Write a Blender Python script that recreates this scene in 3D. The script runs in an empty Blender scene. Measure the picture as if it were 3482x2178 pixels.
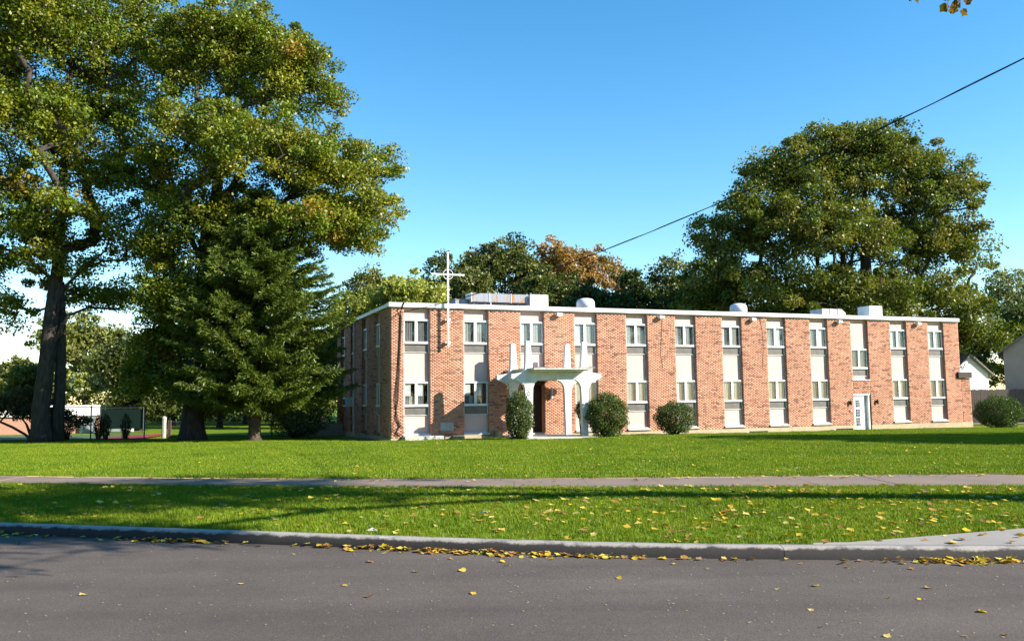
import bpy, bmesh, math, random
import numpy as np
from mathutils import Matrix, Vector
random.seed(7); rng = np.random.default_rng(7)
S = bpy.context.scene
COL = S.collection
R = math.radians

# ------------------------------------------------------------------ camera
CAMZ = 2.0
FPX, IW, IH = 2951.7, 3482.0, 2178.0
PITCH, ROLL = 0.08858, -0.01243
_r = np.array([1., 0, 0]); _u = np.array([0, -math.sin(PITCH), math.cos(PITCH)]); CF = np.array([0, math.cos(PITCH), math.sin(PITCH)])
CR = _r*math.cos(ROLL) + _u*math.sin(ROLL); CU = -_r*math.sin(ROLL) + _u*math.cos(ROLL)
cd = bpy.data.cameras.new('camera'); cam = bpy.data.objects.new('camera', cd); COL.objects.link(cam)
cd.sensor_fit = 'HORIZONTAL'; cd.sensor_width = 36; cd.lens = FPX/IW*36; cd.clip_start = .1; cd.clip_end = 3000
cam.matrix_world = Matrix(((CR[0], CU[0], -CF[0], 0), (CR[1], CU[1], -CF[1], 0), (CR[2], CU[2], -CF[2], CAMZ), (0, 0, 0, 1)))
S.camera = cam
def at(px, py, Y):
    """world point at depth Y for a place measured on the photograph"""
    d = CF + CR*(px-IW/2)/FPX - CU*(py-IH/2)/FPX
    t = Y/d[1]
    return np.array([d[0]*t, Y, CAMZ + d[2]*t])
def atd(dx, dy, Y): return at(dx*1.4406, dy*1.4406, Y)

# ------------------------------------------------------------------ light
YAW = 0.3722                                   # heading of the long facade
BC = np.array([-5.578, 39.810])                # its near left corner
FD = np.array([math.cos(YAW), math.sin(YAW)]); FN = np.array([math.sin(YAW), -math.cos(YAW)])
AZ, EL = R(51.0), R(28.0)
sh = FN*math.cos(AZ) + FD*math.sin(AZ)
SUN = np.array([sh[0]*math.cos(EL), sh[1]*math.cos(EL), math.sin(EL)])
w = bpy.data.worlds.new('World'); S.world = w; w.use_nodes = True
nt = w.node_tree; sky = nt.nodes.new('ShaderNodeTexSky'); sky.sky_type = 'NISHITA'; sky.sun_disc = False
sky.sun_elevation = EL; sky.sun_rotation = math.atan2(SUN[0], SUN[1]); sky.altitude = 300; sky.air_density = 1.0; sky.dust_density = 0.0; sky.ozone_density = 1.2
bg = nt.nodes['Background']; bg.inputs[1].default_value = 0.112
hs = nt.nodes.new('ShaderNodeHueSaturation'); hs.inputs['Saturation'].default_value = 1.38; hs.inputs['Hue'].default_value = .494; nt.links.new(sky.outputs[0], hs.inputs['Color']); nt.links.new(hs.outputs[0], bg.inputs[0])
sl = bpy.data.lights.new('sun', 'SUN'); sl.energy = 5.0; sl.angle = R(.53); sl.color = (1, .93, .82)
so = bpy.data.objects.new('sun', sl); COL.objects.link(so); so.location = (30, -10, 40)
so.rotation_euler = Vector(SUN).to_track_quat('Z', 'Y').to_euler()
S.view_settings.view_transform = 'Standard'; S.view_settings.look = 'None'; S.view_settings.gamma = 1; S.view_settings.use_curve_mapping = False
S.view_settings.exposure = 1.25
S.cycles.transparent_max_bounces = 16; S.cycles.max_bounces = 5; S.cycles.diffuse_bounces = 2

# ------------------------------------------------------------------ materials
def nmat(name):
    m = bpy.data.materials.new(name); m.use_nodes = True
    t = m.node_tree; return m, t, t.nodes['Principled BSDF'], t.nodes, t.links
def ramp(N, stops):
    r = N.new('ShaderNodeValToRGB'); e = r.color_ramp.elements
    while len(e) < len(stops): e.new(.5)
    for el, (p, c) in zip(e, stops): el.position = p; el.color = (*c, 1)
    return r
def noise(N, L, vec, scale, detail=4, rough=.6):
    n = N.new('ShaderNodeTexNoise'); n.inputs['Scale'].default_value = scale; n.inputs['Detail'].default_value = detail; n.inputs['Roughness'].default_value = rough
    if vec is not None: L.new(vec, n.inputs['Vector'])
    return n
def mixc(N, L, a, b, fac, mode='MIX'):
    m = N.new('ShaderNodeMix'); m.data_type = 'RGBA'; m.blend_type = mode
    for k, s in ((6, a), (7, b)):
        if isinstance(s, tuple): m.inputs[k].default_value = (*s, 1)
        else: L.new(s, m.inputs[k])
    if isinstance(fac, (int, float)): m.inputs[0].default_value = fac
    else: L.new(fac, m.inputs[0])
    return m.outputs[2]
def simple(name, c1, c2=None, scale=3., rough=.7, bump=0., bscale=40., metal=0, spec=.3, lo=.35, hi=.7, stretch=None):
    m, t, b, N, L = nmat(name)
    b.inputs['Roughness'].default_value = rough; b.inputs['Metallic'].default_value = metal; b.inputs['Specular IOR Level'].default_value = spec
    tc = N.new('ShaderNodeTexCoord'); vec = tc.outputs['Object']
    if stretch:
        mp = N.new('ShaderNodeMapping'); mp.inputs['Scale'].default_value = stretch; L.new(vec, mp.inputs[0]); vec = mp.outputs[0]
    if c2 is None: c2 = tuple(x*.82 for x in c1)
    n = noise(N, L, vec, scale, 6); r = ramp(N, [(lo, c1), (hi, c2)]); L.new(n.outputs[0], r.inputs[0]); L.new(r.outputs[0], b.inputs['Base Color'])
    if bump:
        n2 = noise(N, L, vec, bscale, 5); bp = N.new('ShaderNodeBump'); bp.inputs['Strength'].default_value = bump; bp.inputs['Distance'].default_value = .02
        L.new(n2.outputs[0], bp.inputs['Height']); L.new(bp.outputs[0], b.inputs['Normal'])
    return m
def leafmat(name, trans=.35, gloss=.03):
    m, t, b, N, L = nmat(name); N.remove(b); out = N['Material Output']
    a = N.new('ShaderNodeAttribute'); a.attribute_name = 'lc'
    d = N.new('ShaderNodeBsdfDiffuse'); tr = N.new('ShaderNodeBsdfTranslucent'); g = N.new('ShaderNodeBsdfGlossy'); g.inputs['Roughness'].default_value = .42
    L.new(a.outputs['Color'], d.inputs[0])
    tcol = mixc(N, L, a.outputs['Color'], (1.0, 1.0, .35), .999, 'MULTIPLY'); L.new(tcol, tr.inputs[0])
    m1 = N.new('ShaderNodeMixShader'); m1.inputs[0].default_value = trans; L.new(d.outputs[0], m1.inputs[1]); L.new(tr.outputs[0], m1.inputs[2])
    m2 = N.new('ShaderNodeMixShader'); m2.inputs[0].default_value = gloss; L.new(m1.outputs[0], m2.inputs[1]); L.new(g.outputs[0], m2.inputs[2])
    L.new(m2.outputs[0], out.inputs[0]); return m
M = {}
M['leaf'] = leafmat('leaf'); M['needle'] = leafmat('needle', .15, .03); M['litter'] = leafmat('litter', .2, .05)
M['white'] = simple('white_paint', (.78, .77, .75), (.60, .58, .54), 2.5, .45, lo=.45, hi=.8)
M['concrete_white'] = simple('painted_concrete', (.74, .735, .72), (.56, .56, .52), 2.2, .7, .15, 30)
M['panel'] = simple('pink_panel', (.62, .455, .405), (.55, .40, .355), 1.3, .85, .1, 60)
M['coping'] = simple('stained_coping', (.42, .36, .31), (.22, .19, .17), 5, .9, .2)
M['foundation'] = simple('foundation_concrete', (.46, .36, .23), (.34, .28, .19), 2.2, .9, .3, 25)
M['stone'] = simple('stone', (.50, .47, .42), (.34, .32, .29), 8, .9, .3, 40)
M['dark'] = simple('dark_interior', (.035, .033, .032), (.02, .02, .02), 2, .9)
M['door_dark'] = simple('dark_brown_door', (.045, .022, .015), (.03, .015, .01), 3, .5)
M['metal'] = simple('galvanised', (.45, .48, .52), (.33, .36, .40), 3, .45, metal=.5)
M['vent'] = simple('white_vent', (.74, .76, .80), (.62, .64, .68), 3, .4)
M['roof'] = simple('gravel_roof', (.20, .19, .18), (.13, .12, .12), 4, .95)
M['black'] = simple('black_rubber', (.015, .015, .017), (.01, .01, .01), 4, .5)
M['pole'] = simple('pole_wood', (.12, .08, .055), (.07, .05, .035), 3, .9, .3)
M['fence_metal'] = simple('dull_fence_metal', (.10, .105, .11), (.07, .075, .08), 3, .6)
M['vpane'] = simple('vent_grille', (.17, .155, .135), (.11, .10, .09), 3, .35, spec=.5)
M['bark'] = simple('bark', (.075, .06, .046), (.026, .021, .017), 3.0, .95, 1.0, 9, stretch=(3, 3, .7))
M['bark_red'] = simple('spruce_bark', (.14, .095, .07), (.06, .042, .032), 5, .95, .8, 14)
M['kerb'] = None
def glassm():
    m, t, b, N, L = nmat('window_glass'); N.remove(b)
    tr = N.new('ShaderNodeBsdfTransparent'); tr.inputs[0].default_value = (.88, .9, .9, 1)
    g = N.new('ShaderNodeBsdfGlossy'); g.inputs['Roughness'].default_value = .03
    lw = N.new('ShaderNodeLayerWeight'); lw.inputs[0].default_value = .5; pw = N.new('ShaderNodeMath'); pw.operation = 'POWER'; pw.inputs[1].default_value = 4; L.new(lw.outputs['Facing'], pw.inputs[0]); f = N.new('ShaderNodeMath'); f.operation = 'MULTIPLY_ADD'; f.inputs[1].default_value = .6; f.inputs[2].default_value = .05; L.new(pw.outputs[0], f.inputs[0])
    mx = N.new('ShaderNodeMixShader'); L.new(f.outputs[0], mx.inputs[0]); L.new(tr.outputs[0], mx.inputs[1]); L.new(g.outputs[0], mx.inputs[2]); L.new(mx.outputs[0], N['Material Output'].inputs[0]); return m
M['glass'] = glassm()
M['curtain'] = simple('beige_curtain', (.46, .44, .39), (.38, .365, .325), 4, .9)
M['curtain_grey'] = simple('grey_curtain', (.21, .205, .19), (.17, .168, .16), 4, .9)
M['blind'] = simple('white_blind', (.76, .75, .72), (.7, .69, .66), 3, .8)
def attrmat(name, rough=.9, spec=.2, stain=True):
    m, t, b, N, L = nmat(name); a = N.new('ShaderNodeAttribute'); a.attribute_name = 'lc'; b.inputs['Roughness'].default_value = rough; b.inputs['Specular IOR Level'].default_value = spec
    g = N.new('ShaderNodeNewGeometry'); n = noise(N, L, g.outputs['Position'], .9, 5, .65); r = ramp(N, [(.3, (.82, .80, .80)), (.7, (1.12, 1.1, 1.08))]); L.new(n.outputs[0], r.inputs[0])
    c = mixc(N, L, a.outputs['Color'], r.outputs[0], 1.0, 'MULTIPLY')
    n2 = noise(N, L, g.outputs['Position'], 60, 3); r2 = ramp(N, [(.3, (.85, .85, .85)), (.7, (1.1, 1.1, 1.1))]); L.new(n2.outputs[0], r2.inputs[0])
    c = mixc(N, L, c, r2.outputs[0], 1.0, 'MULTIPLY'); L.new(c, b.inputs['Base Color']); return m
M['brick'] = attrmat('brick')
M['mortar'] = simple('mortar', (.47, .265, .175), (.42, .235, .155), 4, .95)
M['salmon'] = simple('salmon_brick', (.50, .28, .20), (.42, .22, .16), 8, .9)

# ------------------------------------------------------------------ mesh helpers
def npmesh(name, V, F, col=None, smooth=False):
    """V (n,3), F (m,k) equal-size faces, col (n,3) point colours"""
    me = bpy.data.meshes.new(name); V = np.asarray(V, np.float32); F = np.asarray(F, np.int32); k = F.shape[1]
    me.vertices.add(len(V)); me.vertices.foreach_set('co', V.ravel()); me.loops.add(F.size); me.loops.foreach_set('vertex_index', F.ravel())
    me.polygons.add(len(F)); me.polygons.foreach_set('loop_start', np.arange(0, F.size, k, dtype=np.int32))
    if smooth: me.polygons.foreach_set('use_smooth', np.ones(len(F), bool))
    if col is not None:
        at_ = me.attributes.new('lc', 'FLOAT_COLOR', 'POINT'); c4 = np.ones((len(V), 4), np.float32); c4[:, :3] = col; at_.data.foreach_set('color', c4.ravel())
    me.update(calc_edges=True); return me
def link(name, me, mat=None, parent=None, loc=(0, 0, 0), rz=0.):
    o = bpy.data.objects.new(name, me); COL.objects.link(o)
    if mat is not None and me is not None and not me.materials: me.materials.append(mat)
    o.parent = parent; o.location = loc; o.rotation_euler.z = rz; return o
def tag(o, label, cat, group=None, kind=None):
    if label: o['label'] = label
    if cat: o['category'] = cat
    if group: o['group'] = group
    if kind: o['kind'] = kind
    return o
def empty(name, loc, rz, label, cat, group=None):
    o = link(name, None, None, None, tuple(float(x) for x in loc), rz); return tag(o, label, cat, group)
class MB:
    def __init__(s): s.v = []; s.f = []
    def add(s, vs, fs):
        n = len(s.v); s.v += [tuple(map(float, q)) for q in vs]; s.f += [tuple(i+n for i in q) for q in fs]; return s
    def box(s, x0, x1, y0, y1, z0, z1):
        return s.add([(x0, y0, z0), (x1, y0, z0), (x1, y1, z0), (x0, y1, z0), (x0, y0, z1), (x1, y0, z1), (x1, y1, z1), (x0, y1, z1)],
                     [(0, 3, 2, 1), (4, 5, 6, 7), (0, 1, 5, 4), (1, 2, 6, 5), (2, 3, 7, 6), (3, 0, 4, 7)])
    def tube(s, path, rad, n=8, cap=True):
        P = [Vector(p) for p in path]; k = len(P)
        if not hasattr(rad, '__len__'): rad = [rad]*k
        base = len(s.v); X = None
        for i, p in enumerate(P):
            d = (P[min(i+1, k-1)] - P[max(i-1, 0)]).normalized()
            if X is None: X = d.orthogonal().normalized()
            X = (X - d*X.dot(d)); X = X.normalized() if X.length > 1e-6 else d.orthogonal().normalized(); Yv = d.cross(X)
            for j in range(n):
                a = 2*math.pi*j/n; q = p + (X*math.cos(a) + Yv*math.sin(a))*rad[i]; s.v.append(tuple(q))
        for i in range(k-1):
            for j in range(n):
                a = base+i*n+j; b = base+i*n+(j+1) % n; s.f.append((a, b, b+n, a+n))
        if cap: s.f.append(tuple(base+j for j in reversed(range(n)))); s.f.append(tuple(base+(k-1)*n+j for j in range(n)))
        return s
    def lathe(s, prof, c=(0, 0, 0), n=20):
        base = len(s.v); k = len(prof)
        for r_, z in prof:
            for j in range(n):
                a = 2*math.pi*j/n; s.v.append((c[0]+r_*math.cos(a), c[1]+r_*math.sin(a), c[2]+z))
        for i in range(k-1):
            for j in range(n):
                a = base+i*n+j; b = base+i*n+(j+1) % n; s.f.append((a, b, b+n, a+n))
        s.f.append(tuple(base+j for j in reversed(range(n)))); s.f.append(tuple(base+(k-1)*n+j for j in range(n))); return s
    def prism(s, poly, y0, y1):
        """polygon in x,z extruded along y"""
        n = len(poly); vs = [(x, y0, z) for x, z in poly] + [(x, y1, z) for x, z in poly]
        fs = [tuple(range(n)), tuple(reversed(range(n, 2*n)))] + [(i, i+n, (i+1) % n+n, (i+1) % n) for i in range(n)]
        return s.add(vs, fs)
    def mesh(s, name, smooth=False, bevel=0):
        me = bpy.data.meshes.new(name); me.from_pydata(s.v, [], s.f)
        bm = bmesh.new(); bm.from_mesh(me); bmesh.ops.recalc_face_normals(bm, faces=bm.faces)
        if bevel: bmesh.ops.bevel(bm, geom=[e for e in bm.edges if e.calc_face_angle(0) > .5], offset=bevel, segments=1, affect='EDGES', clamp_overlap=True)
        bm.to_mesh(me); bm.free()
        if smooth:
            for q in me.polygons: q.use_smooth = True
        me.update(); return me
    def build(s, name, mat, parent=None, loc=(0, 0, 0), rz=0., smooth=False, bevel=0): return link(name, s.mesh(name, smooth, bevel), mat, parent, loc, rz)

# ------------------------------------------------------------------ ground levels
def curve(pts, sl, sr):
    xs = np.arange(-320, 320.01, .25); px = np.array([p[0] for p in pts]); py = np.array([p[1] for p in pts])
    y = np.interp(xs, px, py); y = np.where(xs < px[0], py[0]+(xs-px[0])*sl, y); y = np.where(xs > px[-1], py[-1]+(xs-px[-1])*sr, y)
    k = np.hanning(25); k /= k.sum(); yp = np.pad(y, 12, mode='edge'); y2 = np.convolve(yp, k, 'valid'); y2[:14] = y[:14]; y2[-14:] = y[-14:]
    return lambda x: np.interp(x, xs, y2)
YC = curve([(-7.74, 13.3), (-4.48, 12.38), (-1.63, 11.55), (.88, 10.85), (2.95, 10.5), (5.88, 10.25)], -.285, -.06)
SN = curve([(-11.6, 19.9), (-7.3, 18.8), (-3.9, 18.1), (-.3, 17.6), (3.1, 17.3), (9.7, 16.7)], -.25, -.08)
SF = curve([(-12.7, 21.8), (-8, 20.6), (-3.67, 19.75), (-.33, 19.3), (6.6, 19.15), (11, 18.9)], -.25, -.08)
ROADZ = .05
def lawn_z(y, x=0): return np.interp(y, [0, 17, 22, 30, 38, 44, 50, 60, 900], [.22, .22, .24, .24, .17, .05, -.08, -.12, -.12])
def xs_list():
    a = np.concatenate([np.arange(-300, -30, 12), np.arange(-30, 36, .5), np.arange(36, 301, 12)]); return a
def sheet(name, A, B, za, zb, mat, nv=12, xs=None, bumpy=0.0):
    xs = xs_list() if xs is None else xs; V = []; n = len(xs)
    for j in range(nv+1):
        v = j/nv; y = A(xs)*(1-v)+B(xs)*v; z = za*(1-v)+zb*v + (bumpy*np.sin(xs*1.3+j)*np.sin(j*1.7+xs*.4) if 0 < j < nv else 0)
        V.append(np.stack([xs, y, z+0*xs], 1))
    V = np.concatenate(V); F = [(j*n+i, j*n+i+1, (j+1)*n+i+1, (j+1)*n+i) for j in range(nv) for i in range(n-1)]
    return npmesh(name, V, F, smooth=True)
def asphalt():
    m, t, b, N, L = nmat('asphalt'); g = N.new('ShaderNodeNewGeometry'); P = g.outputs['Position']; b.inputs['Roughness'].default_value = .85; b.inputs['Specular IOR Level'].default_value = .25
    n1 = noise(N, L, P, .6, 6, .7); r1 = ramp(N, [(.3, (.086, .070, .059)), (.7, (.116, .096, .081))]); L.new(n1.outputs[0], r1.inputs[0])
    n2 = noise(N, L, P, 70, 3, .7); r2 = ramp(N, [(.3, (.6, .6, .6)), (.5, (1, 1, 1)), (.72, (1.55, 1.5, 1.45))]); L.new(n2.outputs[0], r2.inputs[0])
    c = mixc(N, L, r1.outputs[0], r2.outputs[0], 1., 'MULTIPLY')
    mp = N.new('ShaderNodeMapping'); mp.inputs['Rotation'].default_value = (0, 0, .18); mp.inputs['Scale'].default_value = (.12, .9, 1); L.new(P, mp.inputs[0]); n5 = noise(N, L, mp.outputs[0], 1.0, 5, .6); r5 = ramp(N, [(.3, (.80, .80, .81)), (.7, (1.16, 1.15, 1.14))]); L.new(n5.outputs[0], r5.inputs[0]); c = mixc(N, L, c, r5.outputs[0], 1., 'MULTIPLY')
    v = N.new('ShaderNodeTexVoronoi'); v.inputs['Scale'].default_value = 13; L.new(P, v.inputs['Vector']); r3 = ramp(N, [(.02, (.8, .8, .8)), (.055, (0, 0, 0))]); L.new(v.outputs['Distance'], r3.inputs[0])
    c = mixc(N, L, c, (.28, .20, .13), r3.outputs[0]); 
    L.new(c, b.inputs['Base Color'])
    bp = N.new('ShaderNodeBump'); bp.inputs['Strength'].default_value = .5; bp.inputs['Distance'].default_value = .01; L.new(n2.outputs[0], bp.inputs['Height']); L.new(bp.outputs[0], b.inputs['Normal']); return m
M['asphalt'] = asphalt()
def grassmat(name, c1, c2, c3):
    m, t, b, N, L = nmat(name); g = N.new('ShaderNodeNewGeometry'); P = g.outputs['Position']; b.inputs['Roughness'].default_value = .8; b.inputs['Specular IOR Level'].default_value = .15
    n1 = noise(N, L, P, .35, 5, .65); r1 = ramp(N, [(.3, c1), (.55, c2), (.75, c3)]); L.new(n1.outputs[0], r1.inputs[0])
    n2 = noise(N, L, P, 14, 5, .75); r2 = ramp(N, [(.3, (.62, .66, .6)), (.7, (1.3, 1.25, 1.2))]); L.new(n2.outputs[0], r2.inputs[0])
    c = mixc(N, L, r1.outputs[0], r2.outputs[0], 1., 'MULTIPLY'); L.new(c, b.inputs['Base Color'])
    bp = N.new('ShaderNodeBump'); bp.inputs['Strength'].default_value = .8; bp.inputs['Distance'].default_value = .04; L.new(n2.outputs[0], bp.inputs['Height']); L.new(bp.outputs[0], b.inputs['Normal']); return m
M['lawn'] = grassmat('lawn_ground', (.11, .175, .007), (.14, .21, .009), (.17, .225, .015))
def walkm():
    m, t, b, N, L = nmat('sidewalk_concrete'); g = N.new('ShaderNodeNewGeometry'); P = g.outputs['Position']; b.inputs['Roughness'].default_value = .9
    n1 = noise(N, L, P, 1.1, 6, .7); r1 = ramp(N, [(.3, (.235, .17, .125)), (.7, (.165, .12, .09))]); L.new(n1.outputs[0], r1.inputs[0])
    n2 = noise(N, L, P, 60, 3); r2 = ramp(N, [(.3, (.8, .8, .8)), (.7, (1.2, 1.2, 1.2))]); L.new(n2.outputs[0], r2.inputs[0])
    L.new(mixc(N, L, r1.outputs[0], r2.outputs[0], 1., 'MULTIPLY'), b.inputs['Base Color']); return m
M['walk'] = walkm()
def kerbm():
    m, t, b, N, L = nmat('kerb_concrete'); g = N.new('ShaderNodeNewGeometry'); P = g.outputs['Position']; b.inputs['Roughness'].default_value = .9
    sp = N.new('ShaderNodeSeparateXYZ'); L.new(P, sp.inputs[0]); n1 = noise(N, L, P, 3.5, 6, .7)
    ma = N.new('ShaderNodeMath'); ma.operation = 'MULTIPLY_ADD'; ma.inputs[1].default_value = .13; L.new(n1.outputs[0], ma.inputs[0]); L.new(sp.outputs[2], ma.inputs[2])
    r1 = ramp(N, [(.225, (.045, .041, .038)), (.25, (.35, .315, .275))]); L.new(ma.outputs[0], r1.inputs[0])       # road grime and grazing-light shade painted into the face, clean worn top
    n2 = noise(N, L, P, 45, 4); r2 = ramp(N, [(.3, (.75, .75, .75)), (.7, (1.2, 1.2, 1.2))]); L.new(n2.outputs[0], r2.inputs[0])
    L.new(mixc(N, L, r1.outputs[0], r2.outputs[0], 1., 'MULTIPLY'), b.inputs['Base Color']); return m
M['kerb'] = kerbm()

road = link('road', sheet('road', lambda x: 0*x-30, lambda x: YC(x)+.05, ROADZ, ROADZ, M['asphalt'], 8), M['asphalt']); tag(road, None, None, kind='structure')
# lawn: one sheet to the horizon, with the verge in front of the walk
ys = np.concatenate([np.linspace(0, 1, 41)])
def lawn_mesh():
    xs = np.concatenate([np.arange(-900, -60, 40), np.arange(-60, 70, 1.0), np.arange(70, 901, 40)]); V = []; rows = []
    yy = np.concatenate([np.linspace(0, 12, 13), np.linspace(13, 45, 33), np.linspace(48, 90, 10), [120, 180, 300, 600, 1200]])
    for d in yy:
        y = SF(np.clip(xs, -300, 300)) + d; y = np.where(np.abs(xs) > 60, np.maximum(y, 10+d), y); rows.append(np.stack([xs, y, lawn_z(y) + .02*np.sin(xs*.21+d*.3)*np.clip(d/6, 0, 1)], 1))
    n = len(xs); V = np.concatenate(rows); F = [(j*n+i, j*n+i+1, (j+1)*n+i+1, (j+1)*n+i) for j in range(len(yy)-1) for i in range(n-1)]
    return npmesh('lawn', V, F, smooth=True)
tag(link('lawn', lawn_mesh(), M['lawn']), None, None, kind='structure')
tag(link('verge', sheet('verge', lambda x: YC(x)+.2, lambda x: SN(x)+.02, .165, .215, M['lawn'], 16, bumpy=.012), M['lawn']), None, None, kind='structure')
# bed under the walk, slabs on it
wb = tag(link('sidewalk', sheet('sidewalk', lambda x: SN(x)-.02, lambda x: SF(x)+.04, .19, .19, M['walk'], 1), M['walk']), None, None, kind='structure')
for i in range(-13, 13):
    x0, x1 = i*1.5+.004, i*1.5+1.496; q = random.uniform(-.006, .008); mb = MB()
    c = [(x0, SN(x0)), (x1, SN(x1)), (x1, SF(x1)), (x0, SF(x0))]
    mb.add([(x, y, .16) for x, y in c] + [(x, y, .222+q+random.uniform(-.004, .004)) for x, y in c], [(0, 3, 2, 1), (4, 5, 6, 7), (0, 1, 5, 4), (1, 2, 6, 5), (2, 3, 7, 6), (3, 0, 4, 7)])
    mb.build('paving_slab', M['walk'], wb)
soil = simple('bare_soil', (.13, .09, .055), (.07, .05, .032), 6, .95, .5, 30)
tag(link('soil_edge', sheet('soil_edge', lambda x: SF(x)-.015, lambda x: SF(x)+.09+.05*np.sin(x*2.3)*np.sin(x*.9+1), .231, .238, None, 1, np.arange(-20, 20.1, .2)), soil), None, None, kind='structure')
tag(link('soil_edge', sheet('soil_edge', lambda x: YC(x)+.205, lambda x: YC(x)+.27+.04*np.sin(x*3.1)*np.sin(x*1.1+2), .181, .183, None, 1, np.arange(-14, 3.8, .2)), soil), None, None, kind='structure')
# kerb: cast lengths with joints
kb = tag(link('kerb', sheet('kerb', lambda x: YC(x)+.03, lambda x: YC(x)+.16, .12, .12, M['kerb'], 1), M['kerb']), None, None, kind='structure')
edges = [-60, -40, -20, -12.0, -6.8, -1.72, 3.2, 8.2, 14, 30, 60]
for a, b_ in zip(edges[:-1], edges[1:]):
    xs = np.linspace(a+.003, b_-.003, max(3, int((b_-a)/.25))); prof = [(0, 0), (.022, .105), (.05, .132), (.08, .14), (.21, .145), (.21, -.05), (0, -.05)]; V = []
    for x in xs:
        jit = .006*math.sin(x*5.1)+.004*math.sin(x*13+1)
        for k, (dy, dz) in enumerate(prof): V.append((x, YC(x)+dy+(jit if k in (1, 2) else 0), ROADZ+dz+(jit*.6 if k in (2, 3) else 0)))
    n = len(prof); F = [(i*n+j, (i+1)*n+j, (i+1)*n+(j+1) % n, i*n+(j+1) % n) for i in range(len(xs)-1) for j in range(n)]
    me = npmesh('kerb_stone', V, F); link('kerb_stone', me, M['kerb'], kb)
MB().add([(-1.79, YC(-1.76)-.004, ROADZ+.001), (-1.64, YC(-1.68)-.004, ROADZ+.001), (-1.66, YC(-1.68)+.05, ROADZ+.136), (-1.79, YC(-1.76)+.05, ROADZ+.136), (-1.66, YC(-1.68)+.12, ROADZ+.145), (-1.79, YC(-1.76)+.12, ROADZ+.145)], [(0, 1, 2, 3), (3, 2, 4, 5)]).build('joint_patch', simple('mortar_patch', (.45, .41, .36), (.34, .31, .28), 20, .9), kb)
# driveway apron flaring behind the kerb at the right
xs = np.linspace(3.6, 30, 60)
tag(link('driveway_apron', sheet('driveway_apron', lambda x: YC(x)+.205, lambda x: YC(x)+.21+np.clip((x-3.9)*.42, 0, 3.0), .196, .215, M['walk'], 4, xs), simple('apron_concrete', (.33, .30, .265), (.25, .23, .21), 1.2, .9, .1)), None, None, kind='structure')

# ------------------------------------------------------------------ brick building
BE = empty('brick_building', (BC[0], BC[1], 0), YAW, 'long two storey orange brick building with white roof edge and pink panels', 'building')
PW, PP, P0, RW = 1.673, 2.9071, -1.063, 1.2341
LEN, DEP, BT = 35.02, 14.0, 6.24
piers = [(0.0, .61)] + [(P0+k*PP, P0+k*PP+PW) for k in range(1, 12)] + [(P0+12*PP, LEN)]
recs = [(piers[k][1], piers[k+1][0]) for k in range(12)]
RD = .165                                     # depth of the recesses
wall = None
wm = MB()
for a, b_ in piers: wm.box(a, b_, .0022, .5, .22, BT)
wm.box(recs[9][0], recs[9][1], .012, .5, 2.0, 2.72)                     # brick over the right-hand door
SR = [(2.28+3.1*i, 3.5+3.1*i) for i in range(4)]                        # recesses of the left side
sp = [(0.5, SR[0][0])] + [(SR[i][1], SR[i+1][0]) for i in range(3)] + [(SR[3][1], DEP)]
for a, b_ in sp: wm.box(.0022, .5, a+.001, b_, .22, BT)
wm.box(LEN-.4, LEN, .5, DEP, .22, BT); wm.box(0.5, LEN-.4, DEP-.4, DEP, .22, BT)
wall = wm.build('wall', M['mortar'], BE)
PAL = np.array([(.56, .31, .205), (.53, .285, .185), (.59, .335, .225), (.55, .295, .20), (.51, .27, .175), (.60, .355, .245), (.54, .305, .21), (.48, .245, .16), (.39, .19, .13), (.20, .115, .09), (.27, .15, .115)])*np.array([.94, .86, .83])
PWt = np.array([1, 1, 1, 1, 1, .8, 1, .6, .38, .28, .34]); PWt /= PWt.sum()
def course_bricks(a, b_, z0, z1, side=False, y0=0.0):
    """list of (x0,x1,z0,z1,colour index) for one brick field in running bond"""
    L_ = b_-a; nb = max(1, round(L_/.208)); p = L_/nb; out = []; nz = int(round((z1-z0)/.0675)); dz = (z1-z0)/nz; prev = None
    for j in range(nz):
        xs = [a+i*p for i in range(nb+1)] if j % 2 == 0 else [a]+[a+(i+.5)*p for i in range(nb)]+[b_]
        for x0, x1 in zip(xs[:-1], xs[1:]):
            c = rng.choice(len(PAL), p=PWt)
            if prev in (8, 9, 10) and rng.random() < .3: c = prev
            prev = c; e0 = .0 if x0 == a else .005; e1 = .0 if x1 == b_ else .005
            out.append((x0+e0, x1-e1, z0+j*dz+.004, z0+(j+1)*dz-.004, c))
    return out
front = []
for a, b_ in piers: front += course_bricks(a, b_, .22, BT-.10)
front += course_bricks(recs[9][0], recs[9][1], 2.0, 2.72)
sides = []
for a, b_ in sp: sides += course_bricks(max(a, .105) if a < 1 else a, b_, .22, BT-.05)
def brick_arrays(lst, side=False):
    n = len(lst); A = np.array([q[:4] for q in lst]); ci = np.array([q[4] for q in lst]); pr = rng.uniform(-.001, .001, n)
    x0, x1, z0, z1 = A.T; ya = pr; yb = np.full(n, .105)
    def P_(x, y, z): return np.stack([y, x, z], 1) if side else np.stack([x, y, z], 1)
    c = np.stack([P_(x0, ya, z0), P_(x1, ya, z0), P_(x1, yb, z0), P_(x0, yb, z0), P_(x0, ya, z1), P_(x1, ya, z1), P_(x1, yb, z1), P_(x0, yb, z1)], 1).reshape(-1, 3)
    f0 = np.array([(0, 3, 2, 1), (4, 5, 6, 7), (0, 1, 5, 4), (1, 2, 6, 5), (3, 0, 4, 7)])
    if side: f0 = f0[:, ::-1]
    F = (f0[None]+np.arange(n)[:, None, None]*8).reshape(-1, 4); colr = PAL[ci]*rng.uniform(.93, 1.07, (n, 1)); return c, F, np.repeat(colr, 8, 0)
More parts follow.
